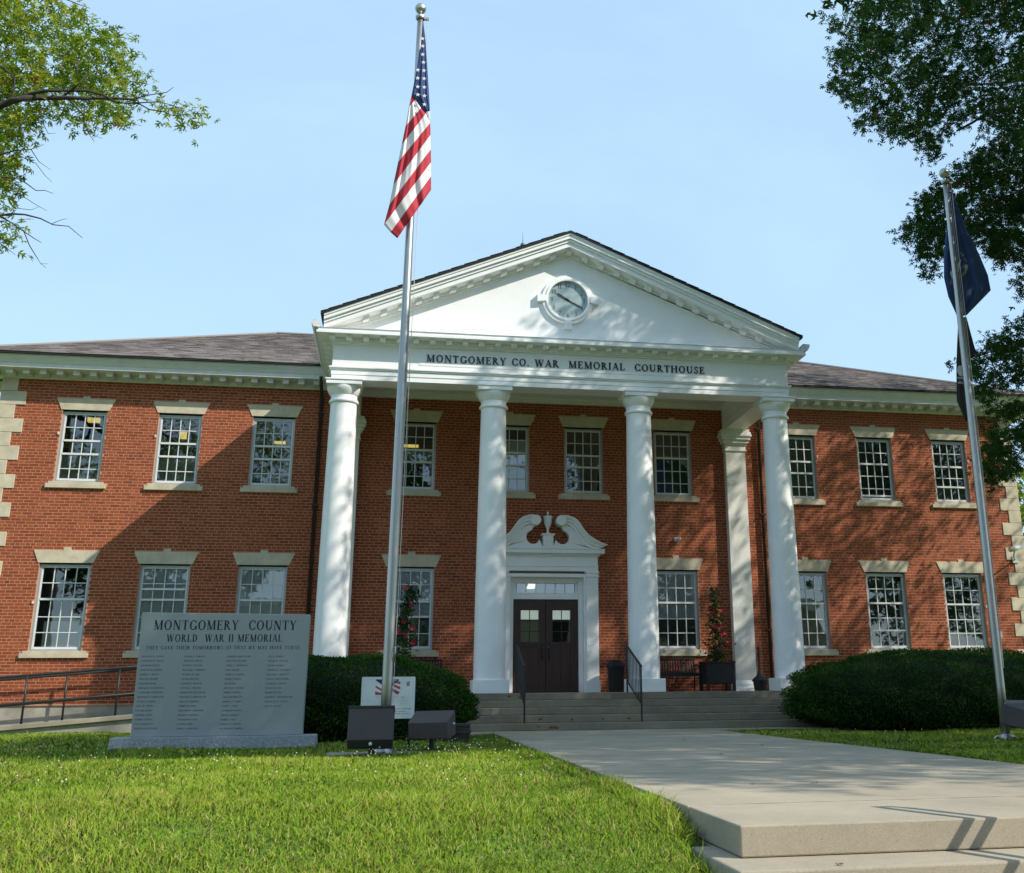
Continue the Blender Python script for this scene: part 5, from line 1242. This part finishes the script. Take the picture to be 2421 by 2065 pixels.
V, F, Bv = merge([cluster_leaves(cl_in, 13, .10, .10, .16, LOBES5, rng.normal(-.08, .14, len(cl_in))), cluster_leaves(vol, 13, .20, .12, .19, LOBES3)])
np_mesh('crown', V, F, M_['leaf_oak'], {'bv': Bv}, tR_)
MB().tube([(RT[0], RT[1], -.9), (RT[0], RT[1], -.3), (RT[0]+.05, RT[1], 3), (RT[0]-.1, RT[1]+.1, 7), (RT[0], RT[1], 13)], [.55, .42, .34, .24, .07], 14).build('trunk', M_['bark'], tR_, smooth=True)
near_ = cl_in[(proj(cl_in)[0] > 2200)]
bm_ = branches(np.concatenate([near_[::60], vol]), (RT[0], RT[1], 12), (RT[0], RT[1], 3.0), 40, 500, None, .09, np.concatenate([cl_in, vol[::6]]))
for pts in (((2500, 245), (2421, 252), (2340, 262), (2290, 272), (2240, 302)), ((2340, 262), (2300, 290), (2262, 310)), ((2500, 450), (2421, 446), (2370, 470), (2300, 488)), ((2480, 205), (2421, 190), (2320, 200), (2160, 196), (2060, 200)), ((2440, 1020), (2400, 1035), (2365, 1045))):
    L_ = [V3(ony(*q, -7.2)) for q in pts]; bm_.tube(L_, [max(.008, .035-.007*k) for k in range(len(L_))], 6)
bm_.build('limbs', M_['bark'], tR_, smooth=True)

# ---- oak by the street on the right, outside the frame: shades the walk and the lawn
AT = (10.2, -17.0)
vol = ellipsoid_pts(8200, (10.8, -17.2, 10.4), (9.4, 7.2, 5.2), .2); vol = vol[~inframe(vol, 10)]
gx = vol[:, 0]-1.5*(vol[:, 2]+.68)/1.45; gy = vol[:, 1]+(vol[:, 2]+.68)/1.45     # where each spray's shade falls
lim = np.where(gx < -1.7, -11.5+.3*np.sin(gx*2.2)+1.0*np.clip(-7.3-gx, 0, 3), np.where(gx > 2.4, -14.5, -17.0+.4*np.sin(gx*3)))
vol = vol[(gy > lim) & (gx > -9.6) & (vol[:, 2] > 4.5)]
gx = vol[:, 0]-1.5*(vol[:, 2]+.68)/1.45; lumps = np.sin(vol[:, 0]*1.6)*np.sin(vol[:, 1]*1.4+.5)+np.sin(vol[:, 2]*1.5+vol[:, 1]*.7)*.8
vol = vol[(lumps > -.55) | (gx < -2)]
tA = thing('oak_tree', 'pin oak standing right of the walk, out of view, that shades the lawn', 'tree', (AT[0], AT[1], -.8))
V, F, Bv = cluster_leaves(vol, 13, .22, .13, .20, LOBES3)
np_mesh('crown', V, F, M_['leaf_oak'], {'bv': Bv}, tA)
MB().tube([(AT[0], AT[1], -1), (AT[0], AT[1], -.3), (AT[0], AT[1], 4), (AT[0], AT[1]+.2, 13)], [.5, .4, .3, .06], 14).build('trunk', M_['bark'], tA, smooth=True)
branches(vol, (AT[0], AT[1], 12.5), (AT[0], AT[1], 4.5), 30, 120, None).build('limbs', M_['bark'], tA, smooth=True)

# ---- left-hand oak, sunlit
POLY_L = [(-60, -60), (99, -60), (99, 0), (110, 29), (155, 11), (184, 29), (188, 55), (158, 66), (144, 85), (175, 100), (191, 96), (191, 77), (239, 70), (291, 88), (294, 125), (322, 132), (350, 129), (335, 162), (309, 158), (305, 177), (346, 184), (350, 202), (331, 228), (331, 258), (313, 283), (291, 265), (272, 283), (254, 320), (235, 302), (199, 287), (180, 262), (177, 280), (166, 305), (140, 272), (103, 272), (77, 294), (74, 320), (44, 331), (37, 353), (0, 360), (-60, 380)]
LT_ = (-14.5, -11.5)
cl_l = mask_pts(340, POLY_L, -12.6, -10.0)
spots = [((390, 258), 3), ((449, 265), 3), ((427, 288), 2), ((11, 390), 8), ((11, 438), 7), ((7, 563), 5), ((30, 500), 1), ((-20, 480), 4), ((150, 20), 3)]
ex_ = np.array([ony(q[0]+random.gauss(0, 9), q[1]+random.gauss(0, 9), random.uniform(-12, -11)) for q, n_ in spots for _ in range(n_)])
cl_l = np.concatenate([cl_l, ex_])
vol = ellipsoid_pts(800, (-13.2, -11.5, 9.3), (5.2, 4.2, 4.6), .4); vol = vol[~inframe(vol)]
tL = thing('oak_tree', 'sunlit pin oak with light green leaves and bare twigs at the upper left', 'tree', (LT_[0], LT_[1], -.7))
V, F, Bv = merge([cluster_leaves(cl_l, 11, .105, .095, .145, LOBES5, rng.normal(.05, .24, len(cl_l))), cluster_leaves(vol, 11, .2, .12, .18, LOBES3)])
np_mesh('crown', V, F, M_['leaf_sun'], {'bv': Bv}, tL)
MB().tube([(LT_[0], LT_[1], -.9), (LT_[0], LT_[1], -.3), (LT_[0], LT_[1], 4), (LT_[0], LT_[1], 12)], [.5, .4, .3, .06], 14).build('trunk', M_['bark'], tL, smooth=True)
bm_ = branches(vol, (LT_[0], LT_[1], 11), (LT_[0], LT_[1], 4), 20, 60, None)
Y = -12.75
def tw(pts, r0, r1):
    L_ = [V3(ony(*q, Y+.12*math.sin(i*1.7+q[0]*.01))) for i, q in enumerate(pts)]; bm_.tube(L_, [r0+(r1-r0)*k/(len(L_)-1) for k in range(len(L_))], 6)
sl = lambda *q: [(x*.368, y*.368) for x, y in q]
tw(sl((-160, 740), (0, 680), (80, 650), (160, 630), (290, 630), (420, 630), (560, 632), (720, 632), (870, 640)), .05, .012)
tw(sl((100, 645), (190, 605), (280, 585), (420, 582), (560, 585), (660, 610), (750, 660), (830, 665)), .026, .008)
tw(sl((410, 620), (470, 570), (520, 530), (560, 470)), .016, .006); tw(sl((870, 640), (920, 618), (1000, 605), (1070, 595), (1115, 562)), .009, .003)
tw(sl((830, 665), (930, 660), (1010, 655), (1100, 675), (1165, 700)), .009, .003); tw(sl((880, 660), (960, 705), (1060, 720), (1110, 745), (1180, 740), (1250, 730)), .009, .003)
tw(sl((440, 640), (490, 690), (535, 735), (540, 800), (570, 860), (605, 910)), .009, .003); tw(sl((540, 790), (600, 870), (660, 892)), .005, .002)
tw(sl((750, 690), (760, 750), (800, 780), (870, 800), (910, 810)), .006, .002); tw(sl((260, 690), (275, 790), (310, 860), (360, 856)), .007, .002); tw(sl((90, 490), (90, 560), (80, 640)), .016, .008); tw(sl((-100, 380), (0, 425), (90, 490)), .022, .01)
tw(sl((-120, 1040), (0, 995), (90, 970), (200, 960), (280, 930)), .014, .003); tw(sl((90, 985), (160, 1020), (230, 1050), (290, 1130), (335, 1172)), .006, .002); tw(sl((200, 962), (250, 1040), (325, 1092)), .006, .002)
tw(sl((-100, 1110), (20, 1140), (110, 1145), (170, 1180), (230, 1225), (290, 1225), (342, 1245)), .010, .003); tw(sl((60, 1200), (130, 1250), (220, 1310), (300, 1355)), .007, .002); tw(sl((-100, 1380), (0, 1385), (80, 1375), (160, 1380), (260, 1405), (340, 1445), (440, 1455), (530, 1530)), .016, .003)
tw(sl((0, 1390), (70, 1430), (140, 1480), (215, 1530), (265, 1560)), .010, .003); tw(sl((150, 1480), (190, 1580), (240, 1660), (262, 1695), (310, 1697)), .007, .002); tw(sl((262, 1695), (295, 1722)), .003, .002); tw(sl((330, 1440), (390, 1415), (430, 1405)), .004, .002)
tw(sl((80, 1430), (75, 1500), (115, 1550)), .004, .002); tw(sl((0, 1565), (50, 1600), (100, 1640)), .005, .002); tw(sl((100, 1290), (115, 1340), (200, 1350), (250, 1330)), .005, .002); tw(sl((380, -20), (470, 15), (520, 35), (580, 55)), .008, .003); tw(sl((515, 130), (560, 155), (610, 150)), .006, .002); tw(sl((500, 380), (495, 430), (495, 490)), .01, .006)
bm_.build('limbs', M_['bark'], tL, smooth=True)

# ---- sunlit tree beyond the right end of the building
c = ony(2440, 1290, 9)
tB = thing('background_tree', 'sunlit yellow-green tree behind the right-hand corner of the building', 'tree', (float(c[0])+2.5, 9.5, -.7))
vol = ellipsoid_pts(620, (float(c[0])+2.2, 9.5, 4.6), (3.4, 3.0, 4.6), .4)
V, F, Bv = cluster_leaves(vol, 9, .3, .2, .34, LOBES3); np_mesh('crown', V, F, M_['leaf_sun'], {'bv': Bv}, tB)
MB().tube([(float(c[0])+2.5, 9.5, -.8), (float(c[0])+2.5, 9.5, 6)], [.3, .1], 10).build('trunk', M_['bark'], tB, smooth=True)

# ---- across the street: trees and a long pale building (they stand in the window reflections)
for i, (x, y, h, r) in enumerate(((-31, -43, 17, 6.5), (-17, -41.5, 15, 5.5), (-3, -44, 18, 5), (15, -43, 17, 6), (31, -42, 16, 6.5))):
    t = thing('street_tree', 'tall street tree across the road, number %d counted from the left behind the camera' % (i+1) if False else ('tall broad tree across the road, far left', 'smaller tree across the road, left of the camera', 'tall slim tree across the road, straight behind the camera', 'broad tree across the road, right of the camera', 'tall tree across the road, far right')[i], 'tree', (x, y, -1.6), 'trees across the road')
    vol = ellipsoid_pts(420, (x, y, h*.58), (r, r*.9, h*.42), .55)
    V, F, Bv = cluster_leaves(vol, 8, .5, .45, .8, LOBES3); np_mesh('crown', V, F, M_['leaf_oak'], {'bv': Bv}, t)
    MB().tube([(x, y, -1.8), (x, y, h*.6)], [.4, .15], 10).build('trunk', M_['bark'], t, smooth=True)
t = thing('street_building', 'long pale two-storey building across the road behind the camera', 'building', (4, -58, -1.6))
MB().box(-24, 30, -66, -56, -1.8, 6.2).build('wall', M_['stone'], t); MB().box(-24.4, 30.4, -66.4, -55.6, 6.2, 6.8).build('parapet', M_['white'], t)
for k in range(12):
    for z in (.2, 3.6): MB().box(-22+4.3*k, -20.4+4.3*k, -56.0, -55.95, z, z+1.7).build('window', M_['dark'], t)

# ---- clipped yews
def shrub(label, c_, r_, n, pw=2.4, skew=0.0, flat=1.0):
    t = thing('yew_shrub', label, 'shrub', (c_[0], c_[1], -.7), 'clipped yew shrubs')
    p = rng.normal(size=(n, 3)); 
    ln = (np.abs(p)**pw).sum(1)**(1/pw); p /= ln[:, None]
    nrm = np.sign(p)*np.abs(p)**(pw-1)/np.array(r_); nrm /= np.linalg.norm(nrm, axis=1)[:, None]
    lump = 1+.03*np.sin(p[:, 0]*9+p[:, 2]*5)+.025*np.sin(p[:, 1]*11+p[:, 0]*7)+.02*np.sin(p[:, 2]*17+p[:, 0]*13)
    pos = np.array(c_)+p*(lump*rng.uniform(.93, 1.015, n))[:, None]*np.array(r_)
    k = pos[:, 2] > -.66; pos, nrm = pos[k], nrm[k]; n = len(pos)
    d = nrm+rng.normal(0, .55, (n, 3)); d /= np.linalg.norm(d, axis=1)[:, None]
    s = np.cross(d, rng.normal(size=(n, 3))); s /= np.linalg.norm(s, axis=1)[:, None]
    L = rng.uniform(.035, .075, n)[:, None]; wv = rng.uniform(.006, .013, n)[:, None]
    V = np.stack([pos-d*L*.3-s*wv*.4, pos-d*L*.3+s*wv*.4, pos+d*L*.4+s*wv, pos+d*L*.4-s*wv], 1).reshape(-1, 3)
    Bv = np.clip(.42+.25*np.sin(pos[:, 0]*4+pos[:, 2]*7)*np.sin(pos[:, 0]*2.3-pos[:, 1]*5)+rng.normal(0, .18, n)+.12*nrm[:, 2], 0, .96)
    np_mesh('foliage', V, np.arange(n*4).reshape(-1, 4), M_['yew'], {'bv': Bv}, t)
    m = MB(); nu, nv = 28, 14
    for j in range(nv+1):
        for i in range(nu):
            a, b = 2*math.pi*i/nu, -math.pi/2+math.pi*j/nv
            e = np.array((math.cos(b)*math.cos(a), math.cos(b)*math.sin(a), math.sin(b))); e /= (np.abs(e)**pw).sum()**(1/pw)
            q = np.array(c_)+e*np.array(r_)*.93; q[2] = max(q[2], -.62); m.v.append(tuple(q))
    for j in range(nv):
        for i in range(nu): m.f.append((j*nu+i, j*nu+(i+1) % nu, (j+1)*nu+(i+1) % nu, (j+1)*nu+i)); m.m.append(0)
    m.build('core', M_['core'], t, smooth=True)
    m = MB()
    for k in range(5): x = c_[0]+(k-2)*r_[0]*.36; m.tube([(x, c_[1]-r_[1]*.2, -.75), (x+.1, c_[1], -.2)], .05, 6)
    m.build('stem', M_['bark'], t)
shrub('rounded dark yew shrub between the memorial stone and the steps', (-4.45, -6.9, -.13), (2.22, 1.25, .735), 60000, 2.5)
shrub('large mounded yew shrub right of the steps', (6.95, -5.3, -.10), (3.12, 1.75, .85), 78000, 2.05)

# ---- red-flowered vines in the planters
def vine(label, spine, halfw, flowers, Y):
    c0 = ony(*spine[-1], Y)
    t = thing('flowering_vine', label, 'plant', (float(c0[0]), Y, .625), 'flowering vines in planters')
    P_ = []
    for k in range(1000):
        f = random.random()**.85; i = min(len(spine)-2, int(f*(len(spine)-1))); u = f*(len(spine)-1)-i
        x = spine[i][0]+(spine[i+1][0]-spine[i][0])*u; y = spine[i][1]+(spine[i+1][1]-spine[i][1])*u
        w = halfw[i]+(halfw[i+1]-halfw[i])*u
        P_.append(ony(x+random.gauss(0, w*.5), y+random.gauss(0, 5), Y+random.gauss(0, w*.005)))
    V, F, L = leaf_mesh(np.array(P_), rng.uniform(.065, .13, len(P_)), [(0, 0, 1.0, .42)])
    np_mesh('foliage', V, F, M_['vine'], {'bv': rng.uniform(0, 1, len(P_))}, t)
    m = MB(); m.tube([V3(ony(*q, Y)) for q in spine[:-1]]+[(float(c0[0]), Y, .615)], .012, 6); m.build('stem', M_['bark'], t)
    for x, y, r in flowers:
        c = ony(x, y, Y-.14); m = MB()
        for k in range(5):
            a = 2*math.pi*k/5+x; pts = [(c[0], c[1]+.012, c[2])]
            for da, rr in ((-.55, .6), (-.4, .95), (0, 1.08), (.4, .95), (.55, .6)): pts.append((c[0]+r*rr*math.cos(a+da), c[1]-.012*rr, c[2]+r*rr*math.sin(a+da)))
            m.add(pts, [(0, i+2, i+1) for i in range(4)])
        m.build('flower', M_['petal'], t)
vine('climbing vine with red flowers in the planter right of the door', [(1684, 1394), (1690, 1420), (1686, 1450), (1692, 1480), (1690, 1510), (1692, 1540), (1692, 1562)], [9, 14, 12, 17, 26, 28, 22],
     [(1685, 1445, .055), (1704, 1441, .045), (1692, 1479, .075), (1709, 1480, .06), (1706, 1499, .06), (1721, 1516, .045), (1738, 1523, .03), (1678, 1425, .02), (1715, 1497, .05)], -.9)
vine('climbing vine with red flowers against the window left of the door', [(964, 1388), (977, 1405), (964, 1430), (958, 1455), (955, 1485), (952, 1515), (950, 1545), (955, 1562)], [8, 20, 12, 18, 20, 28, 26, 16],
     [(960, 1389, .05), (972, 1430, .045), (955, 1469, .055), (975, 1485, .055), (939, 1491, .055), (946, 1496, .045), (960, 1501, .05), (977, 1519, .055), (973, 1451, .025), (993, 1413, .022), (937, 1457, .02)], -.9)

# ---- grass blades
def frustum_x(y, mg):
    a = onz(0, 1900, -.69); d = y-CC[1]
    l = ray(0, 1900); r = ray(W, 1900)
    return CC[0]+l[0]/l[1]*d-mg, CC[0]+r[0]/r[1]*d+mg
gp = []
def zone(y0, y1, dens, hmin, hmax, w, mg=2.2):
    xl0, xr0 = frustum_x(y0, mg); xl1, xr1 = frustum_x(y1, mg); xl, xr = min(xl0, xl1), max(xr0, xr1)
    n = int((xr-xl)*(y1-y0)*dens); x = rng.uniform(xl, xr, n); y = rng.uniform(y0, y1, n)
    a = (y-y0)/(y1-y0); k = (x > xl0+(xl1-xl0)*a) & (x < xr0+(xr1-xr0)*a)
    k &= ~((x > -1.735) & (x < 2.355) & (y > -19.3)) & ~((x > -1.875) & (x < 2.46) & (y < -18.7))
    k &= ~((x > -2.66) & (x < 4.95) & (y > -5.64)) & ~((y > -3.62) & (np.abs(x) < 5.4))
    k &= ~((y > -1.52) & (x < -5.3)) & ~((y > -.03) & (np.abs(x) < 12.6))
    k &= ~((x > -7.3) & (x < -4.55) & (y > MY-.13) & (y < MY+.38))
    k &= ~((np.abs(x+4.45) < 1.95) & (np.abs(y+6.9) < .95)) & ~((np.abs(x-6.95) < 2.7) & (np.abs(y+5.3) < 1.35))
    k &= ~((np.abs(x-pb[0]-.02) < .72) & (np.abs(y-PLY) < .31) & (rng.random(n) < .93))
    x, y = x[k], y[k]; n = len(x)
    pt = np.sin(x*2.1+y*1.3)*np.sin(x*.9-y*1.7)+.5*np.sin(x*5.1+1)*np.sin(y*4.3)
    h = rng.uniform(hmin, hmax, n)*(1+.3*pt); h = np.where(rng.random(n) < .03, h*rng.uniform(1.4, 2.2, n), h)
    edge = ((x > -1.95) & (x < -1.72) & (y > -19.5)); h = np.where(edge, h*rng.uniform(1.1, 2.1, n), h)
    gp.append((x, y, h, np.full(n, w)*rng.uniform(.7, 1.3, n), pt))
zone(-21.6, -19.0, 7600, .03, .075, .0042); zone(-19.0, -16.0, 4900, .03, .07, .0052); zone(-16.0, -12.0, 2400, .03, .065, .0075)
near_n = sum(len(g[0]) for g in gp)
zone(-12.0, -8.0, 1500, .03, .06, .012); zone(-8.0, -1.4, 560, .03, .055, .018, 3.0)
x, y, h, w, pt = [np.concatenate([g[i] for g in gp]) for i in range(5)]; n = len(x)
z = lawn_z(x, y)-.004
th = rng.uniform(0, 2*math.pi, n); ln = rng.uniform(.35, 1.5, n); dx, dy = np.cos(th), np.sin(th); ph = th+rng.normal(math.pi/2, .5, n); sx_, sy_ = np.cos(ph)*w/2, np.sin(ph)*w/2
def gv(f, s, wd): 
    b = h*ln*f**2
    return np.stack([x+dx*b+s*sx_*wd, y+dy*b+s*sy_*wd, z+h*f*(1-.22*ln*f)], 1)
big = np.sin(x*.8+.3*y+2)*np.sin(y*.55-.4*x)
tone = np.clip(.42+.14*pt+.12*big+rng.normal(0, .24, n), 0, .93); dry = rng.random(n) < .05+.07*np.clip(-big, 0, 1); tone = np.where(dry, 1, tone)
a = slice(0, near_n)
Vn = np.stack([gv(0, -1, 1), gv(0, 1, 1), gv(.55, 1, .8), gv(.55, -1, .8), gv(1, 0, 0)], 1)[a].reshape(-1, 3)
bs = (np.arange(near_n)*5)[:, None]
Fn = np.concatenate([bs+np.array(f)[None] for f in ((0, 1, 2), (0, 2, 3), (3, 2, 4))], 0)
nf = n-near_n
Vf = np.stack([gv(0, -1, 1), gv(0, 1, 1), gv(1, 0, 0)], 1)[near_n:].reshape(-1, 3); Ff = np.arange(nf*3).reshape(-1, 3)+len(Vn)
go = np_mesh('grass', np.concatenate([Vn, Vf]), np.concatenate([Fn, Ff]), M_['grass'], {'bv': np.concatenate([np.tile(tone[a], 3), tone[near_n:]])})
tag(go, 'short sunlit lawn grass with longer tufts along the walk', 'grass', kind='stuff')
# clover heads
cx2 = np.concatenate([rng.uniform(-9.5, -2.0, 260), rng.normal(-8.2, .9, 60), rng.normal(-3.0, .5, 60), rng.uniform(2.5, 8, 30)]); cy2 = np.concatenate([-8.9-7.5*rng.random(260)**1.7, rng.normal(-9.9, .6, 60), rng.normal(-11.6, .6, 60), rng.uniform(-13, -7.5, 30)])
mC = MB()
for x_, y_ in zip(cx2, cy2):
    if -7.3 < x_ < -4.55 and MY-.15 < y_ < MY+.4: continue
    if x_ > -1.9 and x_ < 2.5: continue
    z_ = float(lawn_z(x_, y_)); hh_ = random.uniform(.06, .11); r = random.uniform(.006, .010)
    mC.add([(x_-r, y_, z_+hh_), (x_, y_-r, z_+hh_), (x_+r, y_, z_+hh_), (x_, y_+r, z_+hh_), (x_, y_, z_+hh_+r*1.1), (x_, y_, z_+hh_-r)],
           [(0, 1, 4), (1, 2, 4), (2, 3, 4), (3, 0, 4), (1, 0, 5), (2, 1, 5), (3, 2, 5), (0, 3, 5)], 0)
    mC.add([(x_-.0015, y_, z_), (x_+.0015, y_, z_), (x_, y_, z_+hh_)], [(0, 1, 2)], 1)
tag(mC.build('clover', [M_['clover'], M_['clover_stem']]), 'small white clover heads scattered through the lawn', 'clover', kind='stuff')
